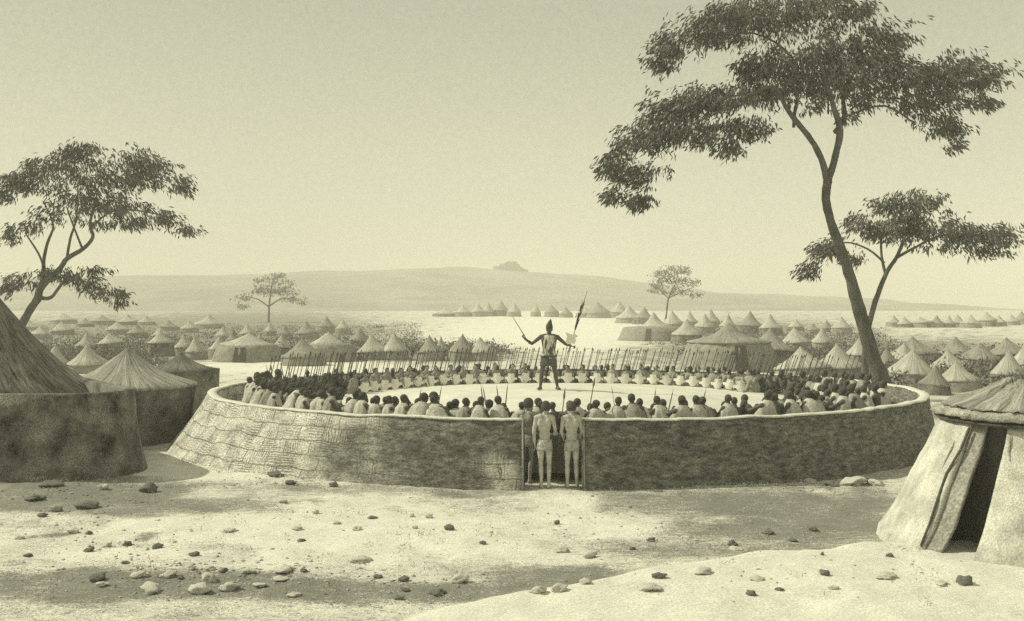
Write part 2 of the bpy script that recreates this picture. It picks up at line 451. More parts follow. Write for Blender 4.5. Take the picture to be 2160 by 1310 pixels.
def build_ground():
    ys = [-60, -30, -10, 0, 4]
    y = 6.0
    while y < 24: ys.append(y); y += 0.09 if y < 14 else 0.14
    while y < 1600: ys.append(y); y *= 1.018
    ys += [2200, 3200]
    us = np.linspace(-1, 1, 321)
    us = np.sign(us) * np.abs(us) ** 1.25
    v = []; soil_shade = []
    for yy in ys:
        half = 40 + 0.75 * max(0, yy - 24) if yy > 4 else 40
        if yy <= 24: half = 9 + max(yy, 8) * 0.62
        if yy < 6: half = 60
        for u in us:
            x = float(u) * half
            v.append((x, yy, gz(x, yy)))
            soil_shade.append(soil_shade_at(x, yy))
    n = len(us)
    f = []
    for j in range(len(ys) - 1):
        for i in range(n - 1):
            a = j * n + i
            f.append((a, a + 1, a + n + 1, a + n))
    me = bpy.data.meshes.new('ground')
    me.from_pydata(v, [], f)
    at = me.attributes.new('soil_shade', 'FLOAT', 'POINT')
    at.data.foreach_set('value', soil_shade)
    me.polygons.foreach_set('use_smooth', [True] * len(me.polygons))
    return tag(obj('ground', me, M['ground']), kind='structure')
build_ground()

# far hill with its ridge
RIDGE = [(-900, 640), (-400, 612), (0, 592), (270, 582), (480, 583), (610, 578), (740, 573), (860, 570), (960, 569), (1040, 571), (1140, 577),
         (1250, 588), (1370, 605), (1480, 619), (1600, 625), (1790, 632), (1870, 648), (1960, 656), (2400, 662), (3000, 664)]
def ridge_y(px):
    for (a, b), (c, d) in zip(RIDGE, RIDGE[1:]):
        if px <= c:
            t = (px - a) / (c - a)
            return b + (d - b) * t
    return 664
def build_hill():
    v = []; f = []
    pxs = np.linspace(-900, 3000, 260)
    ds = [330, 380, 440, 500, 560, 620, 670, 700, 740, 800, 900, 1000]
    for d in ds:
        for px in pxs:
            s = sstep(330, 700, d) if d <= 700 else 1 - 0.55 * sstep(700, 1000, d)
            x = (px - 1080) / F * 700 * (0.75 + 0.25 * d / 700)
            top = HC + (655 - ridge_y(px)) / F * 700
            base = plain(330) - 1.0
            z = base + (top - base) * s ** 0.9
            if s > 0.05: z += mnoise.fractal(Vector((x * 0.012, d * 0.012, 0)), 1.0, 2.0, 4) * 2.6 * s
            v.append((x, d, z))
    n = len(pxs)
    for j in range(len(ds) - 1):
        for i in range(n - 1):
            a = j * n + i
            f.append((a, a + 1, a + n + 1, a + n))
    me = bpy.data.meshes.new('hill')
    me.from_pydata(v, [], f)
    me.polygons.foreach_set('use_smooth', [True] * len(me.polygons))
    return tag(obj('hill', me, M['hill']), kind='structure')
build_hill()

def blob(me_name, r, seed, rough=0.3, sub=3, sc=(1, 1, 1), fr=1.3):
    bm = bmesh.new()
    bmesh.ops.create_icosphere(bm, subdivisions=sub, radius=1)
    for q in bm.verts:
        k = 1 + rough * mnoise.fractal(q.co * fr + Vector((seed * 3.7, seed * 1.3, 0)), 1.0, 2.0, 3)
        q.co = Vector((q.co.x * sc[0] * r * k, q.co.y * sc[1] * r * k, q.co.z * sc[2] * r * k))
    me = bpy.data.meshes.new(me_name)
    bm.to_mesh(me); bm.free()
    me.polygons.foreach_set('use_smooth', [True] * len(me.polygons))
    return me

def build_knoll():
    root = empty('rock_outcrop', P(1072, 574, 700))
    mb_i = 0
    bm = bmesh.new()
    for (px, py, rp) in ((1052, 570, 12), (1066, 566, 11), (1080, 560, 12), (1074, 558, 8), (1062, 563, 8), (1088, 562, 8), (1092, 568, 10), (1104, 574, 9), (1040, 574, 9), (1072, 572, 16)):
        p = P(px, py, 700) - root.location
        me = blob('tmp', rp / F * 700, px, 0.5, 3, (1.1, 1.0, 0.75))
        me.transform(Matrix.Translation(p))
        bm.from_mesh(me); bpy.data.meshes.remove(me)
    me = bpy.data.meshes.new('rock_outcrop')
    bm.to_mesh(me); bm.free()
    bpy.data.objects.remove(root)
    o = obj('rock_outcrop', me, M['rock'], loc=P(1072, 574, 700))
    tag(o, 'rocky outcrop crowning the highest part of the pale far hill', 'rocks')
build_knoll()

# ------------------------------------------------------------------ the ring: terrace floor and wall
CX, CY, EA, EB = 1.4, 26.0, 9.4, 8.0
def lerp_tab(tab, x):
    for (a, b), (c, d) in zip(tab, tab[1:]):
        if x <= c: return b + (d - b) * sstep(0, 1, (x - a) / (c - a))
    return tab[-1][1]
NEAR = [(0, 1.2), (0.30, 1.12), (0.55, 0.86), (0.68, 0.74), (0.80, 0.74), (0.88, 0.935), (1.2, 0.95)]
FAR = [(0, 1.2), (0.3, 1.16), (0.70, 0.96), (0.86, 0.80), (1.2, 0.66)]
def arena_z(x, y):
    X, Y = (x - CX) / EA, (y - CY) / EB
    rho = math.hypot(X, Y)
    w = sstep(-0.15, 0.65, Y)
    return lerp_tab(NEAR, rho) * (1 - w) + lerp_tab(FAR, rho) * w

def build_arena():
    mb = MB()
    n = 160
    rings = [0.001] + [i / 30 for i in range(1, 28)] + [0.925, 0.935]
    for rho in rings:
        for i in range(n):
            a = 2 * math.pi * i / n
            x = CX + EA * rho * math.sin(a); y = CY - EB * rho * math.cos(a)
            z = arena_z(x, y) + 0.012 * mnoise.noise(Vector((x * 1.5, y * 1.5, 0)))
            mb.v.append(Vector((x, y, z)))
    for k in range(len(rings) - 1):
        for i in range(n):
            j = (i + 1) % n
            mb.f.append((k * n + i, k * n + j, (k + 1) * n + j, (k + 1) * n + i))
    o = mb.build('arena_ground', M['floor'])
    tag(o, kind='structure')
    bk = MB()
    prof = [(0.875, 'top'), (0.88, None), (0.936, None), (0.938, 0.45), (0.940, 0.2), (0.943, -0.12)]
    for (rho, zz) in prof:
        for i in range(n):
            a = 2 * math.pi * i / n
            x = CX + EA * rho * math.sin(a); y = CY - EB * rho * math.cos(a)
            bk.v.append(Vector((x, y, arena_z(x, y) + 0.012 * mnoise.noise(Vector((x * 1.5, y * 1.5, 0))) + (0.008 if zz is None else -0.02) if zz in (None, 'top') else zz)))
    for k in range(4): bk.ring_faces(k * n, (k + 1) * n, n)
    tag(bk.build('shade_bank', M['shade_earth']), kind='structure')  # dark colour paints the shadowed interior seen through the gate
build_arena()

PHI0, PHI1 = -0.0062, 2 * math.pi - 0.1255
WALL_TOP = 1.28
def ell(phi, off=0.0):
    s, c = math.sin(phi), math.cos(phi)
    nx, ny = s / EA, -c / EB
    l = math.hypot(nx, ny)
    return CX + EA * s + nx / l * off, CY - EB * c + ny / l * off

def build_wall():
    mb = MB(); mb.uv = []
    rim = MB()
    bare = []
    n = 420
    arc = 0; prev = None
    for i in range(n + 1):
        phi = PHI0 + (PHI1 - PHI0) * i / n
        x, y = ell(phi)
        if prev: arc += math.hypot(x - prev[0], y - prev[1])
        prev = (x, y)
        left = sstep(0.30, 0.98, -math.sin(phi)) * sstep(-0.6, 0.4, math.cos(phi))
        flare = 0.30 + 0.80 * left
        zt = WALL_TOP + 0.028 * mnoise.noise(Vector((x * 1.1, y * 1.1, 0))) + 0.016 * mnoise.noise(Vector((x * 5, y * 5, 0)))
        prof = []
        for k in range(7):
            t = k / 6
            off = flare * (1 - t) ** 1.15 + 0.012 * mnoise.noise(Vector((x * 2, y * 2, t * 4)))
            prof.append((off, -0.15 + (zt + 0.15) * t))
        prof += [(-0.20, zt), (-0.24, 0.6), (-0.26, -0.15)]
        for (off, z) in prof:
            ex, ey = ell(phi, off)
            mb.v.append(Vector((ex, ey, z)))
            mb.uv.append((arc, z))
            lit_left = 1 - 0.62 * sstep(-4.9, -3.2, ex + 0.5 * (0.65 - z)) - 0.38 * sstep(-3.2, 0.2, ex)  # sunlight on the left end put into the colour as pale wattle
            gp_ = math.exp(-((ex + 0.25) / 0.55) ** 2 - ((z - 0.25) / 0.45) ** 2) * (math.cos(phi) > 0)  # worn patch low down beside the gate
            bare.append(max(lit_left, 0.75 * gp_, 0.12))
        for (off, z) in ((0.012, zt - 0.012), (0.018, zt + 0.006), (0.008, zt + 0.018), (-0.10, zt + 0.026), (-0.205, zt + 0.016), (-0.212, zt - 0.012)):
            ex, ey = ell(phi, off + 0.008 * mnoise.noise(Vector((x * 6, y * 6, off))))
            rim.v.append(Vector((ex, ey, z)))
    m = 10
    for i in range(n):
        for k in range(m - 1):
            a = i * m + k
            mb.f.append((a, a + m, a + m + 1, a + 1))
        for k in range(5):
            a = i * 6 + k
            rim.f.append((a, a + 6, a + 7, a + 1))
    mb.f.append(tuple(range(m))); mb.f.append(tuple(reversed(range(n * m, n * m + m))))
    rim.f.append(tuple(range(6))); rim.f.append(tuple(reversed(range(n * 6, n * 6 + 6))))
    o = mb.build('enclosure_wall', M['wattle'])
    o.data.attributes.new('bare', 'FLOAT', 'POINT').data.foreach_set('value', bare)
    tag(o, 'low oval wattle and daub wall round the gathering, with a narrow gate', 'wall')
    rim.build('rim', M['plaster_rim'], o)
    for s, phi in ((1, PHI0), (-1, PHI1)):
        pm = MB()
        x, y = ell(phi, 0.05)
        x += s * 0.015
        pm.tube([(x, y - 0.27, -0.1), (x, y - 0.12, 0.6), (x, y - 0.02, 1.33)], [0.020, 0.018, 0.016], 8)
        pm.build('gate_post', M['mud'], o)
build_wall()

# ------------------------------------------------------------------ huts
def ray_ground(px, py):
    lo, hi = 8.0, 400.0
    for _ in range(60):
        d = (lo + hi) / 2
        z = HC - d * (py - 655) / F
        if z > plain(math.hypot((px - 1080) / F * d * 0.3, d)): lo = d
        else: hi = d
    return d

def cone_profile(r, z0, z1, steps, conc):
    prof = []
    for k in range(steps + 1):
        t = k / steps
        prof.append((r * (1 - t) ** 1.0 * (1 - conc * math.sin(math.pi * t)) + 0.02 * (t == 1) * 0, z0 + (z1 - z0) * t))
    return prof

def hut(ax, ay, hw, ey, by, bw=None, tw=None, label='', group=None, near=False, door=None, conc=0.14, roofm='thatch', wallm='mud', d=None):
    """cone-roofed round hut; sizes are read at its own distance"""
    if d is None: d = ray_ground(ax, by)
    k = d / F
    r = hw * k
    d += (bw or hw * 0.95) * k * 0.8          # by is the foot of the front of the wall
    k = d / F
    hw *= rnd.uniform(.86, 1.04) if not near else 1
    ey += 0.38 * (by - ey) if not near and not door and not bw else 0
    ay -= 0 if near else rnd.uniform(0, 4)
    r = hw * k
    x = (ax - 1080) * k
    g = gz(x, d)
    ze = HC + (655 - ey) * k - g; za = HC + (655 - ay) * k - g
    ze = max(ze, 0.35 * za)
    rb = (bw if bw else hw * 1.08) * k; rt = (tw if tw else hw * 0.93) * k
    root = empty('thatched_hut', (x, d, g), rnd.uniform(0, 6.28))
    HUTPOS.append((x, d, max(r, rb)))
    tag(root, label, 'hut', group)
    seg = 40 if near else 20
    seed = int(ax * 7 + ay)
    w = MB()
    w.lathe([(rb, -0.25), (rb * 0.985 + rt * 0.015, 0.0), (rb * .62 + rt * .38, ze * 0.35), (rb * .3 + rt * .7, ze * 0.7), (rt, ze + 0.02), (rt * 0.55, ze + 0.10 * (za - ze))], seg, 0.012, seed=seed)
    w.build('wall', M[wallm], root)
    rf = MB()
    th = 0.05 * (za - ze) + 0.03
    re = r * 1.0
    prof = [(rt * 0.7, ze + 0.02), (re * 0.97, ze - th * 0.7), (re * 1.0, ze - th * 0.1)]
    prof += [(q, z) for q, z in cone_profile(re * 0.985, ze + th * 0.5, za, 7 if near else 5, conc)[:-1]]
    prof += [(r * 0.05, za - 0.02 * (za - ze)), (r * 0.03, za + 0.035 * (za - ze)), (0.001, za + 0.05 * (za - ze))]
    rf.lathe(prof, seg, 0.014, seed=seed + 1)
    ro = rf.build('roof', M[roofm], root)
    if not near: ro.rotation_euler = (rnd.uniform(-.07, .07), rnd.uniform(-.07, .07), 0)
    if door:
        # door = (px offset from the apex, half width px, top px y): a solid dark block standing in for the opening's inner shade
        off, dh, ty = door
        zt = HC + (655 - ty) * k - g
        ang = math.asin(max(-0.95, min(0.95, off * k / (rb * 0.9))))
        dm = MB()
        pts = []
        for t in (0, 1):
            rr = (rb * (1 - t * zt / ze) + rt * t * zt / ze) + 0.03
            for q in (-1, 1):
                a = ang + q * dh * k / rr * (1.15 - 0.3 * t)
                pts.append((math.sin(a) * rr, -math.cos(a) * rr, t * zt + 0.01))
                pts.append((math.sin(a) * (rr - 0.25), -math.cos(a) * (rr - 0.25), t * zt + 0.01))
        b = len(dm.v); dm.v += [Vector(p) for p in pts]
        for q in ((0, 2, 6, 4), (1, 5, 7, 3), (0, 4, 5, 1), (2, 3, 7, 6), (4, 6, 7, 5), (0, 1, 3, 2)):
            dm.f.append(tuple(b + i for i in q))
        do = dm.build('opening_shade', M['dark_wood_shade'], root, smooth=False)
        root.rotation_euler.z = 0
    return root

HUTPOS = []
HUTS = {
 'left_back': ('small pale hut far back in the left village', [
    (134, 663, 30, 674, 684), (216, 667, 28, 676, 686), (271, 666, 25, 676, 686), (309, 668, 18, 676, 686), (355, 677, 25, 687, 698), (442, 666, 33, 680, 693),
    (180, 672, 20, 680, 690), (132, 682, 25, 696, 707), (86, 686, 24, 702, 716), (247, 681, 25, 692, 705), (290, 687, 22, 700, 713), (400, 680, 22, 690, 702), (60, 676, 24, 686, 697)]),
 'left_mid': ('cone-roofed hut amid the left village', [
    (494, 694, 20, 712, 735), (523, 684, 20, 698, 716), (547, 705, 16, 718, 738), (593, 707, 22, 725, 748), (648, 682, 28, 697, 716), (688, 671, 22, 686, 702),
    (724, 675, 18, 690, 706), (759, 694, 22, 711, 730), (390, 705, 22, 722, 748), (600, 688, 20, 700, 716), (570, 684, 16, 695, 709), (470, 690, 18, 703, 720), (340, 690, 18, 702, 716)]),
 'left_front': ('cone-roofed hut in front of the left village', [
    (114, 729, 34, 755, 788), (186, 728, 40, 752, 788), (181, 704, 25, 723, 747), (236, 701, 28, 722, 747), (340, 700, 30, 722, 752), (415, 711, 26, 731, 759), (462, 708, 26, 728, 754),
    (523, 705, 58, 728, 764, 74, 62), (640, 717, 48, 739, 772), (691, 703, 44, 727, 764, 66, 52), (788, 705, 33, 729, 760), (833, 705, 32, 728, 760)]),
 'centre_low': ('low hut just behind the ring', [
    (909, 709, 30, 733, 762), (930, 710, 18, 728, 752), (974, 709, 30, 733, 762), (1015, 716, 38, 731, 762)]),
 'far_row': ('tiny pale hut in the row under the hill', [
    (940, 651, 30, 657, 668), (976, 646, 22, 655, 668), (1009, 643, 16, 655, 668), (1030, 641, 13, 653, 667), (1058, 637, 17, 650, 667), (1084, 642, 15, 655, 668), (1130, 645, 13, 656, 668),
    (1164, 646, 16, 656, 669), (1194, 649, 16, 658, 670), (1234, 650, 20, 659, 670), (1263, 640, 26, 655, 671), (1306, 639, 22, 654, 670)]),
 'right_back': ('hut far back in the right village', [
    (1328, 648, 34, 665, 682), (1357, 650, 22, 668, 684), (1420, 656, 26, 682, 700), (1455, 657, 20, 672, 692), (1486, 663, 24, 679, 702), (1500, 654, 20, 676, 692), (1535, 664, 19, 681, 702),
    (1581, 660, 30, 683, 704), (1626, 667, 26, 689, 708), (1715, 682, 15, 691, 704), (1775, 672, 22, 690, 704), (1679, 674, 18, 684, 698), (1745, 678, 14, 688, 701)]),
 'right_mid': ('pale cone-roofed hut amid the right village', [
    (1449, 674, 34, 696, 722), (1622, 696, 64, 731, 765), (1679, 691, 34, 718, 742), (1734, 695, 26, 716, 738), (1693, 733, 58, 766, 802), (1768, 729, 54, 764, 800), (1811, 713, 34, 739, 768)]),
 'far_right': ('tiny hut in the far right-hand row', [
    (1884, 668, 17, 680, 689), (1908, 670, 17, 683, 691), (1942, 671, 26, 680, 691), (1975, 666, 17, 679, 691), (2000, 668, 15, 680, 691), (2018, 664, 22, 677, 690), (2047, 665, 23, 679, 692),
    (2082, 661, 22, 675, 689), (2134, 664, 18, 674, 686), (2156, 660, 20, 671, 684), (2108, 669, 16, 677, 688)]),
 'right_cluster': ('hut grouped beyond the big tree', [
    (1927, 712, 52, 738, 768), (2018, 713, 48, 738, 768), (2065, 724, 48, 747, 778), (2126, 714, 46, 737, 768), (1921, 740, 55, 783, 818), (2001, 741, 42, 762, 795), (1970, 773, 33, 800, 834),
    (2020, 766, 50, 794, 828), (2126, 742, 38, 779, 818), (2168, 720, 40, 768, 800), (1872, 735, 30, 757, 790), (1905, 725, 34, 748, 775)]),
}
DOORS = {(340, 700): (-6, 8, 726), (523, 705): (2, 12, 731), (2082, 661): (4, 4, 679), (1942, 671): (6, 5, 682), (691, 703): (-20, 9, 735), (236, 701): (0, 6, 728)}
GROUPN = {'left_back': 'far huts of the left village', 'left_mid': 'middle huts of the left village', 'left_front': 'front huts of the left village', 'centre_low': 'huts behind the ring',
          'far_row': 'far huts under the hill', 'right_back': 'back huts of the right village', 'right_mid': 'middle huts of the right village', 'far_right': 'far huts at the right', 'right_cluster': 'huts right of the big tree'}
for key, (txt, lst) in HUTS.items():
    for i, h in enumerate(sorted(lst)):
        dr = DOORS.get((h[0], h[1]))
        lab = '%s, its peak %s from the left' % (txt, ordw(i + 1))
        hut(*h[:5], bw=h[5] if len(h) > 5 else None, tw=h[6] if len(h) > 6 else None, label=lab, group=GROUPN[key], door=dr,
            conc=0.06 + 0.20 * rnd.random(), roofm=rnd.choice(['thatch', 'thatch', 'thatch_mid']), wallm=rnd.choice(['mud', 'mud', 'mud_dark']))
hut(1381, 661, 40, 691, 720, bw=80, tw=66, label='broad low hut with a small peaked roof at the edge of the bright plain', conc=0.36, door=(-24, 5, 692))
hut(1537, 683, 88, 721, 792, bw=110, tw=84, label='large grey hut with a dark doorway right behind the spears', near=True, conc=0.42, door=(4, 13, 726), roofm='thatch_mid')
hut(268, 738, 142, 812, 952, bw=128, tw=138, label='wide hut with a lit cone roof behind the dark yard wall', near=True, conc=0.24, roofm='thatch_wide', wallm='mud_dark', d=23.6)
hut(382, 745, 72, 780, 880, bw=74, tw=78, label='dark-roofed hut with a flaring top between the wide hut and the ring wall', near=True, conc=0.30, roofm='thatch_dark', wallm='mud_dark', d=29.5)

# ---- near left: dark yard wall with a steep roof rising behind it
def build_left_yard():
    mb = MB(); mb.uv = []
    path = []
    x0, y0 = -7.98, 18.75
    rc = 1.1
    for x in np.linspace(-19.5, x0 - rc, 40): path.append((float(x), y0, 0.0, -1.0))
    AE = R(128)
    for k in range(1, 21):
        a = AE * k / 20
        path.append((x0 - rc + rc * math.sin(a), y0 + rc - rc * math.cos(a), math.sin(a), -math.cos(a)))
    lx, ly = path[-1][:2]
    for q in np.linspace(0.3, 9.0, 24): path.append((lx + math.cos(AE) * float(q), ly + math.sin(AE) * float(q), math.sin(AE), -math.cos(AE)))
    m = 9
    for i, (x, y, nx, ny) in enumerate(path):
        zt = 1.69 + 0.04 * mnoise.noise(Vector((x * 0.8, y * 0.8, 1))) + 0.02 * mnoise.noise(Vector((x * 4, y * 4, 1)))
        prof = []
        for k in range(6):
            t = k / 5
            prof.append((0.30 * (1 - t) ** 1.7 + 0.03 * mnoise.noise(Vector((x * 1.2, y * 1.2, t * 3))), -0.15 + (zt + 0.15) * t))
        prof += [(-0.12, zt + 0.03), (-0.26, zt), (-0.30, -0.15)]
        for off, z in prof:
            mb.v.append(Vector((x + nx * off, y + ny * off, z)))
            mb.uv.append((i * 0.35, z))
    for i in range(len(path) - 1):
        for k in range(m - 1):
            a = i * m + k
            mb.f.append((a, a + m, a + m + 1, a + 1))
    n = len(path)
    mb.f.append(tuple(range(m))); mb.f.append(tuple(reversed(range((n - 1) * m, n * m))))
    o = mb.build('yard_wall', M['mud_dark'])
    tag(o, 'dark mud yard wall with a rounded corner in front of the steep roof', 'wall')
    # the hut inside
    cx, cy = -12.75, 22.3
    root = empty('thatched_hut', (cx, cy, 0))
    tag(root, 'large hut with a steep streaked thatch roof rising behind the dark yard wall', 'hut')
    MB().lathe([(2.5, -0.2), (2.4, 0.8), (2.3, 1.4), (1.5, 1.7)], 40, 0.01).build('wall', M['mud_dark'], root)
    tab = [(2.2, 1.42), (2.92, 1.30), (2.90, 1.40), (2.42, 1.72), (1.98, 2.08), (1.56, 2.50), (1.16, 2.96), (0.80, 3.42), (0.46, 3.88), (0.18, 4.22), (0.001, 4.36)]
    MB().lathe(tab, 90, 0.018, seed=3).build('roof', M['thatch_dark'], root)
build_left_yard()

# ---- near right: flaring hut with a tall doorway and a two-tiered roof
def build_right_hut():
    cx, cy, g = 7.50, 13.75, 0.06
    root = empty('thatched_hut', (cx, cy, g))
    tag(root, 'near pale hut with sloping walls, tall dark doorway and flat two-tiered roof', 'hut')
    H = 1.72
    rb, rt = 2.10, 1.16
    def rad(t): return rb + (rt - rb) * t ** 0.82
    # camera-facing direction is -y ; angle measured from -y towards +x
    def ang(px, d_est, t):
        a = -0.5
        for _ in range(40):
            d_ = cy - rad(t) * math.cos(a)
            a = 0.5 * a + 0.5 * math.asin(max(-0.97, min(0.97, ((px - 1080) / F * d_ - cx) / rad(t))))
        return a
    dl0, dl1 = ang(1980, 11.95, 0), ang(2080, 12.8, 1)
    dr0, dr1 = ang(2048, 11.85, 0), ang(2126, 12.75, 1)
    il0, il1 = ang(1938, 12.1, 0), ang(2046, 12.9, 1)          # inner plank between panel and door
    def panel(a0f, a1f, name, m, off=0.0, n=40, thick=0.10, sag=0.0):
        mb = MB()
        rows = 30
        for k in range(rows + 1):
            t = k / rows
            for s in (0, 1):
                for i in range(n + 1):
                    a = a0f(t) + (a1f(t) - a0f(t)) * i / n
                    r = rad(t) + off - s * thick + 0.045 * mnoise.fractal(Vector((math.sin(a) * 2.6, math.cos(a) * 2.6, t * 2.6)), 1.0, 2.0, 5)
                    mb.v.append(Vector((math.sin(a) * r, -math.cos(a) * r, -0.25 * (k == 0) + t * H)))
        w = n + 1
        for k in range(rows):
            b0, b1 = k * 2 * w, (k + 1) * 2 * w
            for i in range(n):
                mb.f.append((b0 + i, b0 + i + 1, b1 + i + 1, b1 + i))
                mb.f.append((b0 + w + i + 1, b0 + w + i, b1 + w + i, b1 + w + i + 1))
            mb.f.append((b0, b1, b1 + w, b0 + w)); mb.f.append((b0 + n, b0 + w + n, b1 + w + n, b1 + n))
        b1 = rows * 2 * w
        for i in range(n): mb.f.append((b1 + i, b1 + i + 1, b1 + w + i + 1, b1 + w + i))
        return mb.build(name, m, root)
    li = lambda a, b: (lambda t: a + (b - a) * t)
    panel(li(dr0, dr1), li(il0 + 2 * math.pi - 0.0, il1 + 2 * math.pi), 'wall', M['mud_pale'], n=200)
    panel(li(il0 - 0.005, il1 - 0.005), li(dl0 - 0.03, dl1 - 0.02), 'door_panel', M['mud'], off=-0.07, thick=0.06, n=10)
    # dark cylinder standing in for the shade inside the doorway
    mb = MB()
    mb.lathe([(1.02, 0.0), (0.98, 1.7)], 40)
    mb.build('doorway_shade', M['dark_wood_shade'], root)
    # a bent pole along the door panel and the raised seams of the daub
    pm = MB()
    def onwall(px, t, d, off=0.03):
        a = ang(px, d, t)
        r = rad(t) + off
        return (math.sin(a) * r, -math.cos(a) * r, t * H)
    pm.tube([onwall(2048, 0.97, 12.9), onwall(2030, 0.80, 12.75), onwall(2000, 0.6, 12.5), onwall(1983, 0.42, 12.4), onwall(1965, 0.22, 12.25), onwall(1946, 0.05, 12.1)], [0.018] * 6, 6)
    pm.build('door_pole', M['dark_wood_shade'], root)
    for pts, rad in (
        ([onwall(2022, 0.92, 12.9, .005), onwall(2010, 0.80, 12.8, .005), onwall(1985, 0.70, 12.7, .005), onwall(1962, 0.60, 12.6, .005), onwall(1956, 0.5, 12.5, 0)], [0.004, 0.018, 0.015, 0.012, 0.004]),
        ([onwall(1945, 0.42, 12.5, .004), onwall(1940, 0.34, 12.45, .004), onwall(1936, 0.24, 12.4, .004), onwall(1926, 0.10, 12.3, .004)], [0.004, 0.016, 0.014, 0.004]),
        ([onwall(2132, 0.95, 12.7, .005), onwall(2128, 0.82, 12.6, .005), onwall(2134, 0.7, 12.5, .005), onwall(2142, 0.55, 12.4, .005)], [0.004, 0.02, 0.016, 0.004])):
        MB().tube(pts, rad, 6).build('seam', M['mud'], root)
    # roof: dark ring painting the shaded gap under the slab, pale slab, cone
    MB().lathe([(1.0, H - 0.02), (1.22, H + 0.0), (1.26, H + 0.035), (1.0, H + 0.07)], 60, 0.01).build('eave_gap_shade', M['dark_wood_shade'], root)
    sl = MB().lathe([(0.9, H + 0.072), (1.24, H + 0.074), (1.29, H + 0.105), (1.27, H + 0.15), (1.15, H + 0.19), (0.9, H + 0.23), (0.4, H + 0.26)], 90, 0.035, seed=5)
    sl.build('eave_slab', mat('eave_daub', 0.40, c=0.55, scale=3.5, fine=40, cf=0.3, bump=0.8), root)
    cn = MB()
    cn.lathe([(0.55, H + 0.225), (1.10, H + 0.19), (1.13, H + 0.225), (0.90, H + 0.30), (0.66, H + 0.37), (0.44, H + 0.46), (0.27, H + 0.525), (0.13, H + 0.58), (0.03, H + 0.61), (0.001, H + 0.615)], 90, 0.075, seed=8)
    for v in cn.v:
        v.x -= 0.30 * max(0, (v.z - H - 0.2)) / 0.5
    cn.build('roof', thatch('thatch_two_tone', 0.30, k=6, c=0.95), root)
build_right_hut()

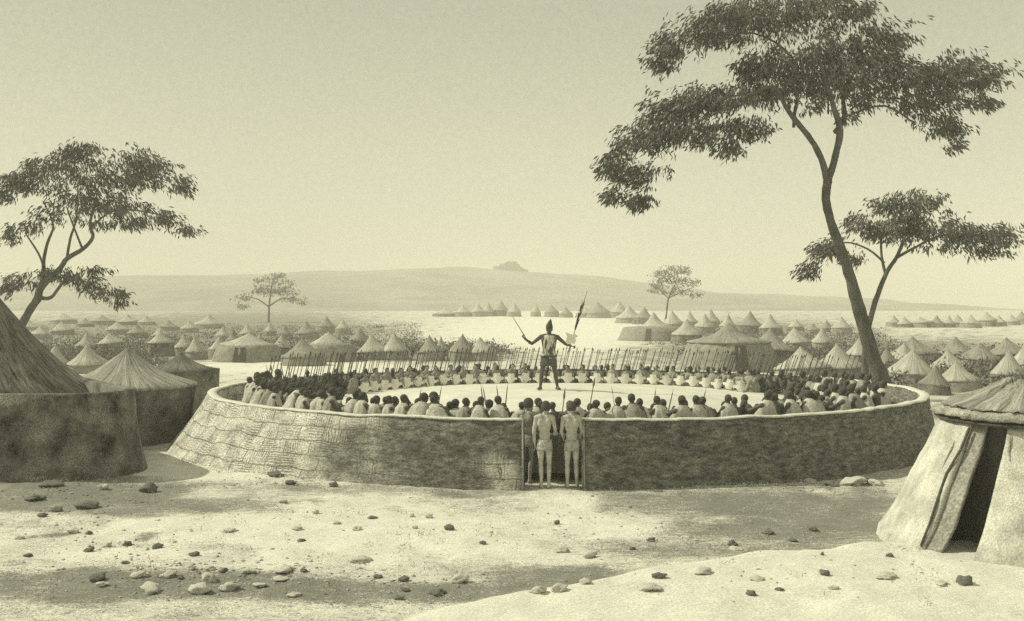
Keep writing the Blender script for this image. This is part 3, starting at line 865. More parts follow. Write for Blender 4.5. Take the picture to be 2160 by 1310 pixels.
# ------------------------------------------------------------------ trees
def tree(name, d, base_px, trunks, pads, label, group=None, rs=1.0, gap=-0.07, gs=0.9, leaf=(0.26, 0.075), dens=1.0, mleaf='leaf', depth=0.8, hang=0.75, seed=1, extra=True):
    rg = np.random.default_rng(seed)
    k = d / F
    bx = (base_px[0] - 1080) * k
    root = empty(name, (bx, d, gz(bx, d)))
    tag(root, label, 'tree', group)
    o = root.location
    tb = MB()
    rr = random.Random(seed)
    for br in trunks:
        pts = []; rad = []
        dy = br[0][3] if len(br[0]) > 3 else 0.0
        dy1 = br[-1][3] if len(br[-1]) > 3 else dy
        for i, q in enumerate(br):
            t = i / (len(br) - 1)
            p = P(q[0], q[1], d)
            p.y += dy + (dy1 - dy) * t
            pts.append(p - o); rad.append(q[2] * k * rs)
        # smooth the run
        P2 = []; R2 = []
        for i in range(len(pts) - 1):
            a, b = pts[i], pts[i + 1]
            pa = pts[i - 1] if i else a; pb = pts[i + 2] if i + 2 < len(pts) else b
            for s in range(4):
                t = s / 4
                c = 0.5 * ((2 * a) + (b - pa) * t + (2 * pa - 5 * a + 4 * b - pb) * t * t + (3 * a - pa - 3 * b + pb) * t ** 3)
                c += Vector((rr.uniform(-1, 1), rr.uniform(-1, 1), 0)) * rad[i] * 0.07
                P2.append(c); R2.append((rad[i] * (1 - t) + rad[i + 1] * t) * rr.uniform(0.94, 1.06))
        P2.append(pts[-1]); R2.append(rad[-1])
        tb.tube(P2, R2, 10)
    tb.build('trunk', M['bark'], root)
    # crown: hanging sprays of narrow leaves through flattened pads
    V = []
    cxm = np.mean([p[0] for p in pads])
    for (px, py, rx, ry) in pads:
        c = P(px, py, d) - o
        a, b, e = rx * k, rx * k * depth, ry * k
        vol_px = rx * ry
        n = int(vol_px * 0.055 * dens * 1.35 * (0.026 * 0.75 / (leaf[0] * leaf[1] * 1.0)) ** 0.5 * (d / 32) ** 0.0) + 6
        # points in the dome-shaped pad, more of them near its skin
        th = rg.uniform(0, 2 * np.pi, n); u = rg.uniform(-1, 1, n); q = rg.uniform(0, 1, n) ** 0.42
        s = np.sqrt(1 - u * u)
        jag = 1 + 0.2 * np.sin(th * 3 + px) + 0.14 * np.sin(th * 7 + py)
        X = c.x + a * q * s * np.cos(th) * jag; Y = c.y + b * q * s * np.sin(th) * jag
        Z = c.z + e * q * np.where(u > 0, u, u * 0.8) - 0.10 * e * (q * s) ** 2
        if extra: Y += rg.normal(0, 0.25 * a, n)
        side = np.sign(px - cxm) * min(1.0, abs(px - cxm) * k / 3.0)
        for i in range(n):
            m = rg.integers(4, 8)
            ctr = np.array((X[i], Y[i], Z[i]))
            g_ = mnoise.noise(Vector((X[i] * 1.15 / gs, Y[i] * 1.15 / gs, Z[i] * 1.9 / gs + seed))) + 0.45 * mnoise.noise(Vector((X[i] * 3.1 / gs, Y[i] * 3.1 / gs, Z[i] * 3.6 / gs)))
            if g_ < gap - 0.22 * (q[i] < 0.55): continue
            out = np.array((side * 0.55 + 0.5 * s[i] * np.cos(th[i]), 0.5 * s[i] * np.sin(th[i]), 0))
            for _ in range(m):
                dr = out + rg.normal(0, 0.42, 3) + np.array((0, 0, -hang))
                dr /= np.linalg.norm(dr)
                wv = np.cross(dr, rg.normal(0, 1, 3)); wv /= np.linalg.norm(wv) + 1e-6
                Ls = leaf[0] * rg.uniform(0.6, 1.35); Ws = leaf[1] * rg.uniform(0.7, 1.3)
                p0 = ctr + rg.normal(0, leaf[0] * 0.55, 3) * np.array((1, 1, 0.6))
                V.append((p0, p0 + dr * Ls * 0.5 + wv * Ws * 0.5, p0 + dr * Ls + np.array((0, 0, -0.12 * Ls)), p0 + dr * Ls * 0.5 - wv * Ws * 0.5))
    arr = np.array(V).reshape(-1, 3)
    nq = len(V)
    me = bpy.data.meshes.new('crown')
    me.vertices.add(nq * 4); me.vertices.foreach_set('co', arr.astype(np.float32).ravel())
    me.loops.add(nq * 4); me.loops.foreach_set('vertex_index', np.arange(nq * 4, dtype=np.int32))
    me.polygons.add(nq); me.polygons.foreach_set('loop_start', np.arange(0, nq * 4, 4, dtype=np.int32))
    me.update(calc_edges=True)
    obj('crown', me, M[mleaf], root)
    return root

tree('acacia_tree', 32.0, (1865, 830),
  [[(1884, 858, 46), (1868, 822, 30), (1840, 745, 23), (1812, 655, 21), (1795, 590, 18), (1775, 530, 17), (1752, 465, 14), (1742, 420, 13), (1746, 383, 15)],
   [(1746, 385, 13, 0), (1728, 335, 10), (1705, 300, 9), (1672, 265, 9), (1645, 235, 7), (1612, 195, 5), (1520, 240, 4), (1400, 300, 2.5, -1.2)],
   [(1674, 268, 5, 0), (1680, 235, 6), (1690, 190, 5), (1680, 110, 4), (1600, 55, 3), (1480, 70, 2, 1.0)],
   [(1746, 385, 13, 0), (1758, 330, 11), (1763, 280, 11), (1745, 232, 8), (1728, 190, 6), (1700, 120, 4, -1.0)],
   [(1763, 278, 9, 0), (1790, 240, 8), (1796, 180, 6), (1850, 110, 4), (1900, 90, 2, 1.5)],
   [(1793, 232, 3, 0), (1850, 195, 3.5), (1930, 170, 4), (2050, 160, 2, -0.8)],
   [(1788, 244, 3, 0), (1880, 215, 3.5), (1960, 245, 2.5, 1.2)],
   [(1747, 240, 3, 0), (1757, 190, 3.5), (1752, 130, 3, 1.2)]],
  [(1640, 35, 190, 36), (1500, 60, 100, 40), (1420, 105, 60, 36), (1395, 140, 30, 22), (1790, 22, 60, 20), (1700, 10, 110, 26), (1580, 25, 90, 30),
   (1690, 130, 130, 48), (1605, 140, 55, 46), (1630, 185, 60, 30), (1800, 125, 110, 55), (1840, 85, 100, 34), (1900, 165, 110, 52), (2020, 150, 80, 46), (2085, 170, 42, 24), (1960, 215, 75, 36),
   (1990, 265, 55, 30), (2005, 300, 36, 24), (1740, 175, 110, 34), (2060, 215, 46, 20), (1820, 220, 50, 24), (1700, 215, 36, 24), (1790, 250, 22, 18),
   (1560, 205, 90, 34), (1470, 220, 85, 46), (1410, 275, 85, 50), (1340, 300, 60, 42), (1300, 350, 42, 48), (1365, 370, 50, 40), (1480, 285, 80, 28), (1570, 270, 64, 26), (1290, 415, 26, 26), (1345, 425, 34, 24), (1540, 310, 30, 20), (1425, 215, 60, 30)],
  'tall spreading acacia with a leaning bare trunk at the right end of the ring', dens=1.0, seed=11, leaf=(0.21, 0.06), rs=0.66)

tree('acacia_tree', 36.0, (1824, 828),
  [[(1822, 850, 14), (1824, 800, 12), (1826, 740, 10), (1834, 680, 9), (1852, 620, 8), (1872, 572, 7), (1890, 545, 6), (1903, 515, 5), (1918, 470, 3, 0)],
   [(1868, 580, 5, 0), (1864, 540, 4), (1866, 500, 3.5), (1860, 465, 2.5, 0.6)],
   [(1892, 543, 5, 0), (1930, 520, 4), (1970, 500, 3), (2040, 495, 2, -0.7)],
   [(1866, 555, 3.5, 0), (1835, 525, 3), (1790, 510, 2.5), (1740, 530, 1.5, 0.6)],
   [(1903, 512, 3, 0), (1960, 470, 2.5), (1985, 445, 1.5, 0.8)]],
  [(1870, 428, 44, 24), (1930, 422, 70, 26), (1985, 442, 28, 14), (1830, 470, 62, 30), (1885, 485, 80, 32), (1960, 478, 95, 30), (2040, 498, 78, 26), (2105, 492, 46, 24), (2085, 528, 45, 16), (2138, 508, 18, 14),
   (1735, 528, 42, 30), (1708, 570, 22, 24), (1780, 515, 40, 28), (1800, 545, 28, 16), (1990, 520, 50, 14), (1912, 452, 60, 20)],
  'smaller slender acacia behind the tall one, its crown reaching the right edge', dens=1.05, seed=12, leaf=(0.21, 0.06), rs=0.68)

tree('acacia_tree', 38.0, (40, 705),
  [[(30, 790, 16), (40, 705, 14), (58, 662, 13), (78, 632, 13), (88, 605, 12), (125, 568, 9), (142, 545, 8), (175, 525, 7), (196, 500, 6), (190, 470, 5), (205, 420, 3, 0)],
   [(86, 612, 9, 0), (88, 575, 7), (84, 548, 6), (88, 510, 5), (96, 470, 3.5), (70, 420, 2, 0.8)],
   [(88, 562, 3.5, 0.15), (78, 535, 3.5), (64, 512, 3), (50, 490, 2, 0.1)],
   [(82, 628, 7, 0), (112, 628, 6), (138, 603, 5), (160, 588, 4), (215, 600, 2, -0.8)],
   [(141, 546, 5, 0), (144, 500, 4), (152, 455, 3), (150, 380, 2, 0.6)],
   [(174, 525, 4, 0), (165, 480, 3), (160, 440, 2, -0.8)],
   [(192, 480, 4, 0), (240, 440, 3), (330, 450, 2, 0.7)]],
  [(180, 316, 46, 22), (150, 342, 58, 34), (75, 352, 32, 22), (30, 375, 34, 26), (75, 385, 50, 30), (210, 375, 105, 38), (285, 340, 55, 34), (310, 370, 58, 34), (348, 348, 26, 12), (375, 388, 36, 22), (398, 405, 16, 12),
   (170, 415, 74, 36), (10, 405, 30, 22), (120, 448, 52, 26), (62, 478, 38, 24), (28, 498, 22, 22), (250, 438, 84, 24), (330, 460, 66, 20), (398, 482, 42, 14), (270, 470, 60, 14), (205, 470, 36, 18), (-40, 400, 50, 30),
   (38, 592, 36, 20), (18, 612, 18, 16), (118, 578, 56, 17), (180, 590, 50, 17), (236, 618, 36, 17), (258, 636, 20, 11), (198, 568, 36, 9), (200, 610, 36, 12)],
  'wind-bent acacia rising behind the steep roof at the left edge', dens=1.0, seed=13, leaf=(0.21, 0.06), rs=0.62)

tree('acacia_tree', 185.0, (568, 690),
  [[(566, 700, 6), (567, 672, 4), (568, 645, 3.4), (572, 610, 2.4), (580, 580, 1.2)], [(568, 648, 2.6), (545, 632, 2), (520, 625, 1)], [(569, 645, 2.6), (595, 630, 2), (625, 632, 1)]],
  [(585, 582, 28, 11), (555, 590, 22, 8), (600, 595, 22, 8), (570, 614, 46, 13), (520, 628, 26, 9), (620, 628, 28, 10), (515, 645, 20, 6), (560, 608, 30, 12), (605, 612, 28, 12), (640, 638, 10, 5)],
  'faint hazy tree with a drooping crown in front of the hill on the left', dens=3.2, mleaf='leaf_far', seed=14, gs=3.5, gap=-0.5, rs=0.6, leaf=(0.42, 0.16), extra=False)
tree('acacia_tree', 175.0, (1408, 690),
  [[(1400, 700, 5), (1406, 660, 3.4), (1410, 630, 3), (1424, 600, 2), (1430, 575, 1)], [(1411, 630, 2.2), (1395, 615, 1.6), (1385, 600, 1)], [(1412, 628, 2.2), (1440, 615, 1.6), (1465, 605, 1)]],
  [(1420, 568, 32, 12), (1445, 572, 26, 9), (1410, 588, 34, 13), (1440, 596, 36, 14), (1390, 610, 24, 10), (1425, 615, 40, 11), (1465, 622, 16, 8), (1385, 600, 18, 8), (1400, 578, 24, 10)],
  'faint hazy round-crowned tree standing among huts below the right of the hill', dens=3.4, mleaf='leaf_far', seed=15, gs=3.5, gap=-0.5, rs=0.6, leaf=(0.40, 0.15), extra=False)

# ------------------------------------------------------------------ people
def capsule(bm, p0, p1, r0, r1, flat_y=1.0):
    p0, p1 = Vector(p0), Vector(p1)
    ax = p1 - p0
    l = ax.length
    rot = ax.to_track_quat('Z', 'Y').to_matrix().to_4x4() if l > 1e-6 else Matrix.Identity(4)
    seg = 14
    rings = []
    prof = []
    for k in range(5):
        a = -math.pi / 2 + math.pi / 2 * k / 4.0
        prof.append((r0 * math.cos(a), r0 * math.sin(a)))
    for k in range(5):
        a = math.pi / 2 * k / 4.0
        prof.append((r1 * math.cos(a), l + r1 * math.sin(a)))
    for (r, z) in prof:
        rings.append([bm.verts.new(p0 + (rot @ Vector((max(r, 1e-4) * math.cos(2 * math.pi * i / seg), max(r, 1e-4) * math.sin(2 * math.pi * i / seg), z)))) for i in range(seg)])
    for a, b in zip(rings, rings[1:]):
        for i in range(seg):
            j = (i + 1) % seg
            bm.faces.new((a[i], a[j], b[j], b[i]))
    bm.faces.new(list(reversed(rings[0]))); bm.faces.new(rings[-1])

def ellipsoid(bm, c, r, rot=None):
    m = Matrix.Translation(Vector(c)) @ (rot.to_4x4() if rot else Matrix.Identity(4)) @ Matrix.Diagonal((r[0], r[1], r[2], 1))
    bmesh.ops.create_uvsphere(bm, u_segments=18, v_segments=12, radius=1, matrix=m)

def remesh(bm, name, voxel, smooth=3):
    me = bpy.data.meshes.new(name)
    bm.to_mesh(me); bm.free()
    o = bpy.data.objects.new(name, me)
    COL.objects.link(o)
    md = o.modifiers.new('r', 'REMESH'); md.mode = 'VOXEL'; md.voxel_size = voxel; md.use_smooth_shade = True
    sm = o.modifiers.new('s', 'SMOOTH'); sm.iterations = smooth; sm.factor = 0.5
    dg = bpy.context.evaluated_depsgraph_get()
    out = bpy.data.meshes.new_from_object(o.evaluated_get(dg))
    out.name = name
    bpy.data.objects.remove(o); bpy.data.meshes.remove(me)
    out.polygons.foreach_set('use_smooth', [True] * len(out.polygons))
    return out

def hand(bm, wrist, direc, palm_n, grip=None, side=1, s=1.0, curl=0.5):
    """palm, four unequal jointed fingers and a thumb off the side of the palm; with grip they close round a shaft along that axis"""
    w = Vector(wrist); f = Vector(direc).normalized(); n = Vector(palm_n); n = (n - f * n.dot(f)).normalized(); sd = f.cross(n) * side
    pc = w + f * 0.05 * s
    for q in (-0.024, -0.008, 0.008, 0.024):
        capsule(bm, w + sd * q * 0.6 * s, w + (f * 0.088 + sd * q) * s, 0.014 * s, 0.013 * s)
    for i, (q, ln) in enumerate(((-0.030, 0.068), (-0.010, 0.082), (0.010, 0.078), (0.030, 0.060))):
        p = w + (f * 0.090 + sd * q) * s
        dr = f.copy()
        bend = 1.15 if grip else curl * (0.8 + 0.15 * i)
        for k, fr in enumerate((0.45, 0.32, 0.25)):
            dr = (Matrix.Rotation(-bend if True else 0, 3, sd * side) @ dr) if (k or grip) else (Matrix.Rotation(-bend * 0.5, 3, sd * side) @ dr)
            p2 = p + dr * ln * fr * s * (1.15 if grip else 1)
            capsule(bm, p, p2, (0.0098 - 0.001 * k) * s, (0.0088 - 0.001 * k) * s)
            p = p2
    t0 = w + (f * 0.03 - sd * 0.028) * s
    t1 = t0 + (f * 0.03 - sd * 0.028 + n * 0.012) * s
    t2 = t1 + ((f * 0.022 + n * 0.022 + sd * (0.012 if grip else -0.006))) * s
    capsule(bm, t0, t1, 0.0125 * s, 0.011 * s); capsule(bm, t1, t2, 0.0105 * s, 0.009 * s)

def head(bm, c, fwd, s=1.0, tilt=0):
    """skull, jaw, nose, brow, lips, ears; c is the middle of the skull"""
    c = Vector(c); f = Vector((fwd[0], fwd[1], 0)).normalized(); u = Vector((0, 0, 1)); r = f.cross(u)
    rot = Matrix((r, f, u)).transposed()
    ellipsoid(bm, c + u * 0.012 * s, (0.077 * s, 0.095 * s, 0.100 * s), rot)
    ellipsoid(bm, c + f * 0.028 * s - u * 0.062 * s, (0.058 * s, 0.066 * s, 0.056 * s), rot)
    capsule(bm, c + f * 0.094 * s + u * 0.012 * s, c + f * 0.108 * s - u * 0.024 * s, 0.009 * s, 0.016 * s)
    capsule(bm, c + f * 0.088 * s + u * 0.03 * s + r * 0.04 * s, c + f * 0.088 * s + u * 0.03 * s - r * 0.04 * s, 0.012 * s, 0.012 * s)
    capsule(bm, c + f * 0.086 * s - u * 0.056 * s + r * 0.02 * s, c + f * 0.086 * s - u * 0.056 * s - r * 0.02 * s, 0.012 * s, 0.012 * s)
    for q in (-1, 1):
        ellipsoid(bm, c + r * 0.079 * s * q - u * 0.005 * s, (0.012 * s, 0.022 * s, 0.033 * s), rot)

def hair_mesh(name, c, fwd, s=1.0, bush=1.0):
    bm = bmesh.new()
    f = Vector((fwd[0], fwd[1], 0)).normalized(); u = Vector((0, 0, 1)); r = f.cross(u)
    rot = Matrix((r, f, u)).transposed()
    m = Matrix.Translation(Vector(c) + (u * 0.030 - f * 0.016) * s) @ rot.to_4x4() @ Matrix.Diagonal((0.088 * s * bush, 0.103 * s * bush, 0.098 * s * bush, 1))
    bmesh.ops.create_uvsphere(bm, u_segments=20, v_segments=14, radius=1, matrix=m)
    for v in bm.verts:
        v.co += (v.co - Vector(c)).normalized() * 0.006 * mnoise.noise(v.co * 45)
    # keep the face and neck free: cut off the front and the bottom
    geom = bm.verts[:] + bm.edges[:] + bm.faces[:]
    bmesh.ops.bisect_plane(bm, geom=geom, plane_co=Vector(c) + f * 0.055 * s + u * 0.045 * s, plane_no=(f * 0.9 - u * 0.35).normalized(), clear_outer=True)
    geom = bm.verts[:] + bm.edges[:] + bm.faces[:]
    bmesh.ops.bisect_plane(bm, geom=geom, plane_co=Vector(c) - u * 0.035 * s, plane_no=-u, clear_outer=True)
    bmesh.ops.holes_fill(bm, edges=bm.edges[:], sides=0)
    me = bpy.data.meshes.new(name); bm.to_mesh(me); bm.free()
    me.polygons.foreach_set('use_smooth', [True] * len(me.polygons))
    return me

def standing(name, J, fwd, voxel=0.0075, grip=None, ph=(-1, 1), heads=1.0, curl=0.35, shoulders=1.0):
    """one continuous standing body. J holds the joints, heights in metres"""
    bm = bmesh.new()
    f = Vector((fwd[0], fwd[1], 0)).normalized(); u = Vector((0, 0, 1)); r = f.cross(u)
    V_ = lambda k: Vector(J[k])
    pel, wai, che, nek, hd = V_('pelvis'), V_('waist'), V_('chest'), V_('neck'), V_('head')
    rot = Matrix((r, f, u)).transposed()
    ellipsoid(bm, pel, (0.158, 0.112, 0.115), rot)
    ellipsoid(bm, wai, (0.132, 0.094, 0.15), rot)
    ellipsoid(bm, che, (0.168 * shoulders, 0.108, 0.185), rot)
    ellipsoid(bm, che + u * 0.10, (0.17 * shoulders, 0.085, 0.085), rot)
    for q in (-1, 1):
        ellipsoid(bm, pel - f * 0.055 - u * 0.045 + r * 0.072 * q, (0.082, 0.080, 0.092), rot)
        ellipsoid(bm, che - f * 0.06 + u * 0.05 + r * 0.085 * q, (0.075, 0.05, 0.10), rot)
    capsule(bm, che + u * 0.13, nek + u * 0.03, 0.064, 0.052)
    capsule(bm, nek, hd - u * 0.04, 0.052, 0.052)
    head(bm, hd, J.get('look', fwd), heads)
    for i, sd in enumerate(('L', 'R')):
        sh, el, wr = V_('sh' + sd), V_('el' + sd), V_('wr' + sd)
        capsule(bm, che + u * 0.10 + (sh - che) * 0.45 * Vector((1, 1, 0)).length / 1.41, sh, 0.075, 0.062)
        capsule(bm, sh, sh + (el - sh) * 0.5, 0.056, 0.050); capsule(bm, sh + (el - sh) * 0.5, el, 0.050, 0.039)
        capsule(bm, el, el + (wr - el) * 0.3, 0.039, 0.042); capsule(bm, el + (wr - el) * 0.3, wr, 0.042, 0.026)
        g = grip[i] if grip else None
        dr = J.get('hd' + sd, (wr - el).normalized()); pn = J.get('pn' + sd, f)
        hand(bm, wr, dr, pn, g, 1 if i == 0 else -1, 1.0, curl)
        hp, kn, an = V_('hip' + sd), V_('kn' + sd), V_('an' + sd)
        capsule(bm, hp, hp + (kn - hp) * 0.4, 0.088, 0.079); capsule(bm, hp + (kn - hp) * 0.4, kn, 0.079, 0.052)
        capsule(bm, kn, kn + (an - kn) * 0.32 - f * 0.018, 0.050, 0.056); capsule(bm, kn + (an - kn) * 0.32 - f * 0.018, an, 0.056, 0.034)
        ft = Vector(J.get('ft' + sd, f)).normalized()
        capsule(bm, an - u * 0.045 - ft * 0.035, an - u * 0.050 + ft * 0.10, 0.036, 0.034)
        capsule(bm, an, an - u * 0.03 + ft * 0.06, 0.036, 0.030)
        for t in range(5):
            sdv = ft.cross(u) * (0.030 - 0.015 * t) * (1 if i == 0 else -1)
            capsule(bm, an - u * 0.058 + ft * 0.10 + sdv, an - u * 0.062 + ft * (0.150 - 0.008 * t) + sdv * 1.15, 0.014, 0.010)
    return remesh(bm, name, voxel, 2)

def band_mesh(name, c0, c1, r0, r1, fwd, n=40, wave=0.0, seed=0, thick=0.012, rings=6):
    """wrapped cloth: an elliptical band with a thickness"""
    mb = MB()
    f = Vector((fwd[0], fwd[1], 0)).normalized(); r = f.cross(Vector((0, 0, 1)))
    c0, c1 = Vector(c0), Vector(c1)
    for k in range(rings + 1):
        t = k / rings
        c = c0.lerp(c1, t); ra = r0[0] + (r1[0] - r0[0]) * t; rb_ = r0[1] + (r1[1] - r0[1]) * t
        for s in (0, 1):
            for i in range(n):
                a = 2 * math.pi * i / n
                w = 1 + wave * mnoise.noise(Vector((math.cos(a) * 3 + seed, math.sin(a) * 3, t * 1.2)))
                mb.v.append(c + r * math.cos(a) * (ra * w - s * thick) + f * math.sin(a) * (rb_ * w - s * thick))
    for k in range(rings):
        a, b = k * 2 * n, (k + 1) * 2 * n
        mb.ring_faces(a, b, n)
        mb.ring_faces(b + n, a + n, n)
    mb.ring_faces(n, 0, n); mb.ring_faces(rings * 2 * n, rings * 2 * n + n, n)
    return mb.mesh(name)

def spear_mesh(name, length, blade=0.22, r=0.012, bw=0.028):
    s = MB().tube([(0, 0, 0), (0, 0, length * 0.5), (0, 0, length - blade * 0.7)], [r, r, r * 0.75], 7)
    b = MB()
    z = length - blade
    prof = [(0.25, 0), (0.7, 0.12), (1.0, 0.3), (0.8, 0.55), (0.4, 0.85), (0.02, 1.0)]
    for (w, t) in prof:
        for (sx, sy) in ((1, 0), (0, 0.3), (-1, 0), (0, -0.3)):
            b.v.append(Vector((sx * bw * w, sy * bw * w, z + blade * t)))
    for k in range(len(prof) - 1): b.ring_faces(k * 4, k * 4 + 4, 4)
    b.f.append((3, 2, 1, 0)); b.f.append((20, 21, 22, 23))
    return s.mesh('shaft'), b.mesh('blade', False)

def aim(o, p0, p1):
    p0, p1 = Vector(p0), Vector(p1)
    o.location = p0
    o.rotation_mode = 'QUATERNION'
    o.rotation_quaternion = (p1 - p0).to_track_quat('Z', 'Y')

def place_spear(p0, p1, label, group=None, blade=0.22, r=0.012, bw=0.028):
    ln = (Vector(p1) - Vector(p0)).length
    sm, bl = spear_mesh('spear', ln, blade, r, bw)
    e = obj('spear', sm, M['shaft'])
    obj('blade', bl, M['iron'], e)
    aim(e, p0, p1)
    return tag(e, label, 'spear', group)

# ---- the speaker in the middle
CH = Vector(((1157 - 1080) / F * 26.0, 26.0, 0)); CH.z = arena_z(CH.x, CH.y)
def build_chief():
    s = 0.99
    J = dict(pelvis=(0.0, 0, 0.93), waist=(0.01, 0, 1.10), chest=(0.015, 0, 1.30), neck=(0.02, -0.01, 1.51), head=(0.02, -0.03, 1.655),
             shR=(-0.19, 0, 1.455), elR=(-0.42, -0.08, 1.265), wrR=(-0.60, -0.14, 1.405), shL=(0.225, 0, 1.445), elL=(0.42, -0.10, 1.26), wrL=(0.56, -0.24, 1.21),
             hipR=(-0.095, 0, 0.88), knR=(-0.165, -0.05, 0.49), anR=(-0.205, 0.01, 0.085), hipL=(0.095, 0, 0.88), knL=(0.165, -0.03, 0.49), anL=(0.225, 0.06, 0.085),
             ftR=(-0.55, -0.9, 0), ftL=(0.45, -0.9, 0), look=(-0.35, -0.9), hdR=(-0.6, -0.15, 0.75), pnR=(-0.6, -0.4, -0.6), hdL=(0.75, -0.55, -0.1), pnL=(0.1, 0.1, 1))
    J = {k: tuple(v) for k, v in J.items()}
    me = standing('person', J, (0, -1), 0.0075, grip=(True, True))
    o = obj('person', me, M['skin_dark'], loc=CH)
    o.scale = (1.09, 1.09, 1.0)
    tag(o, 'person alone in the ring, arms spread, in pointed cap and streaked hide vest', 'person')
    # vest, belt, apron
    v = MB()
    n = 44
    prof = [(0.86, .192, .145), (0.90, .186, .14), (1.0, .168, .125), (1.10, .160, .122), (1.20, .172, .128), (1.32, .192, .135), (1.41, .205, .125), (1.47, .185, .105), (1.51, .12, .085)]
    for (z, a, b) in prof:
        for i in range(n):
            t = 2 * math.pi * i / n
            w = 1 + 0.04 * mnoise.noise(Vector((math.cos(t) * 4, math.sin(t) * 4, z * 3)))
            v.v.append(Vector((0.012 + a * w * math.cos(t), b * w * math.sin(t) - 0.005, z)))
    for k in range(len(prof) - 1): v.ring_faces(k * n, (k + 1) * n, n)
    v.build('vest', M['vest'], o)
    obj('belt', band_mesh('belt', (0, 0, 0.90), (0, 0, 0.945), (.205, .158), (.198, .152), (0, -1)), M['loin'], o)
    obj('apron', band_mesh('apron', (0, 0, 0.66), (0, 0, 0.90), (.215, .165), (.196, .150), (0, -1), wave=0.10, seed=2), M['loin'], o)
    cap = MB()
    n = 24
    hx, hy, hz = 0.02, -0.03, 1.655
    for (z, a, ox) in ((0.030, .096, 0), (0.075, .098, 0), (0.11, .090, 0.0), (0.15, .075, .004), (0.20, .055, .014), (0.245, .035, .024), (0.275, .018, .030), (0.285, .002, .032)):
        for i in range(n):
            t = 2 * math.pi * i / n
            cap.v.append(Vector((hx + ox + a * 0.92 * math.cos(t), hy + 0.005 + a * 1.12 * math.sin(t), hz + z)))
    for k in range(7): cap.ring_faces(k * n, (k + 1) * n, n)
    cap.build('cap', M['hair'], o)
    # short spear in the raised hand
    hR = CH + Vector((-0.655, -0.19, 1.47))
    p1 = CH + Vector(((1079 - 1157) * 0.013, -0.24, (822 - 664) * 0.013))
    ax = (p1 - hR)
    place_spear(hR - ax * 0.35, p1, 'short spear raised in the outstretched hand of the standing speaker', blade=0.24, r=0.011, bw=0.03)
    # shield and tall plumed staff on the other arm
    hL = CH + Vector((0.645, -0.30, 1.22))
    star = MB()
    pts = [(-.10, .20), (-.19, .23), (-.14, .09), (-.20, -.10), (-.12, -.18), (0.0, -.14), (.12, -.17), (.17, -.05), (.14, .04), (.24, .10), (.13, .18), (.06, .15)]
    b = 0
    for y in (-0.012, 0.012):
        for (x, z) in pts: star.v.append(Vector((x, y + 0.25 * x * x, z)))
    m = len(pts)
    star.f.append(tuple(range(m))); star.f.append(tuple(reversed(range(m, 2 * m))))
    star.ring_faces(m, 0, m)
    so = star.build('hide_shield', M['shield'], smooth=False)
    so.scale = (.8, 1, .8)
    so.location = CH + Vector((0.60, -0.345, 1.40))
    tag(so, 'white notched hide shield on the arm of the standing speaker', 'shield')
    top = CH + Vector(((1238 - 1157) * 0.013, -0.1, (822 - 614) * 0.013))
    low = CH + Vector(((1196 - 1157) * 0.013, -0.29, (822 - 745) * 0.013))
    st = obj('plumed_staff', MB().tube([(0, 0, 0), (0, 0, (top - low).length)], [0.012, 0.006], 7).mesh('plumed_staff'), M['shaft'])
    aim(st, low, top)
    tag(st, 'tall staff with a long dark plume held up beside the white shield', 'staff')
    pl = MB()
    rg = random.Random(4)
    Ln = (top - low).length
    for i in range(46):
        t = rg.uniform(0.36, 0.74)
        a = rg.uniform(0, 6.28)
        w = 0.008 + 0.028 * math.sin(math.pi * min(1, (t - 0.33) / 0.55))
        p = Vector((0.012 * math.cos(a), 0.012 * math.sin(a), t * Ln))
        q = p + Vector((w * math.cos(a) + 0.02, w * math.sin(a), rg.uniform(0.14, 0.30)))
        pl.tube([p, p.lerp(q, 0.5) + Vector((w * 0.25 * math.cos(a), w * 0.25 * math.sin(a), 0)), q], [0.006, 0.008, 0.002], 4)
    pl.build('plume', M['hair'], st)
build_chief()

# ---- guards in the gate, seen from behind
def build_guard(px, py, d, scale, pose, label, skin='skin_guard', rz=0.0):
    x = (px - 1080) / F * d
    g = gz(x, d)
    me = standing('person', pose, (0, 1), 0.0075, grip=pose.get('grip'), heads=1.12, shoulders=0.95)
    o = obj('person', me, M[skin], loc=(x, d, g))
    o.rotation_euler.z = rz
    o.scale = (scale * 0.90, scale * 0.95, scale)
    tag(o, label, 'person')
    obj('hair', hair_mesh('hair', pose['head'], pose.get('look', (0, 1)), 1.14, 1.16), M['hair'], o)
    pe = pose['pelvis']
    obj('loincloth', band_mesh('loincloth', (pe[0], -0.012, 0.775), (pe[0], -0.005, 0.985), (.183, .152), (.160, .118), (0, 1), wave=0.10, seed=px), M['guard_hide'], o)
    return o
poseA = dict(pelvis=(0, 0, .93), waist=(0, .01, 1.09), chest=(-.01, .02, 1.28), neck=(-.0, .05, 1.48), head=(0.03, .08, 1.62), look=(0.3, 1),
     shL=(-.19, .02, 1.43), elL=(-.25, -.02, 1.15), wrL=(-.22, .05, .90), shR=(.18, .02, 1.43), elR=(.245, .06, 1.17), wrR=(.235, .20, 1.06),
     hipL=(-.09, 0, .88), knL=(-.09, .03, .48), anL=(-.075, -.02, .085), hipR=(.09, 0, .88), knR=(.10, .03, .48), anR=(.09, -.06, .085), ftL=(-.2, 1, 0), ftR=(.25, 1, 0),
     hdL=(0, .15, -1), pnL=(1, 0, 0), hdR=(.2, 1, .15), pnR=(-1, 0, 0), grip=(False, True))
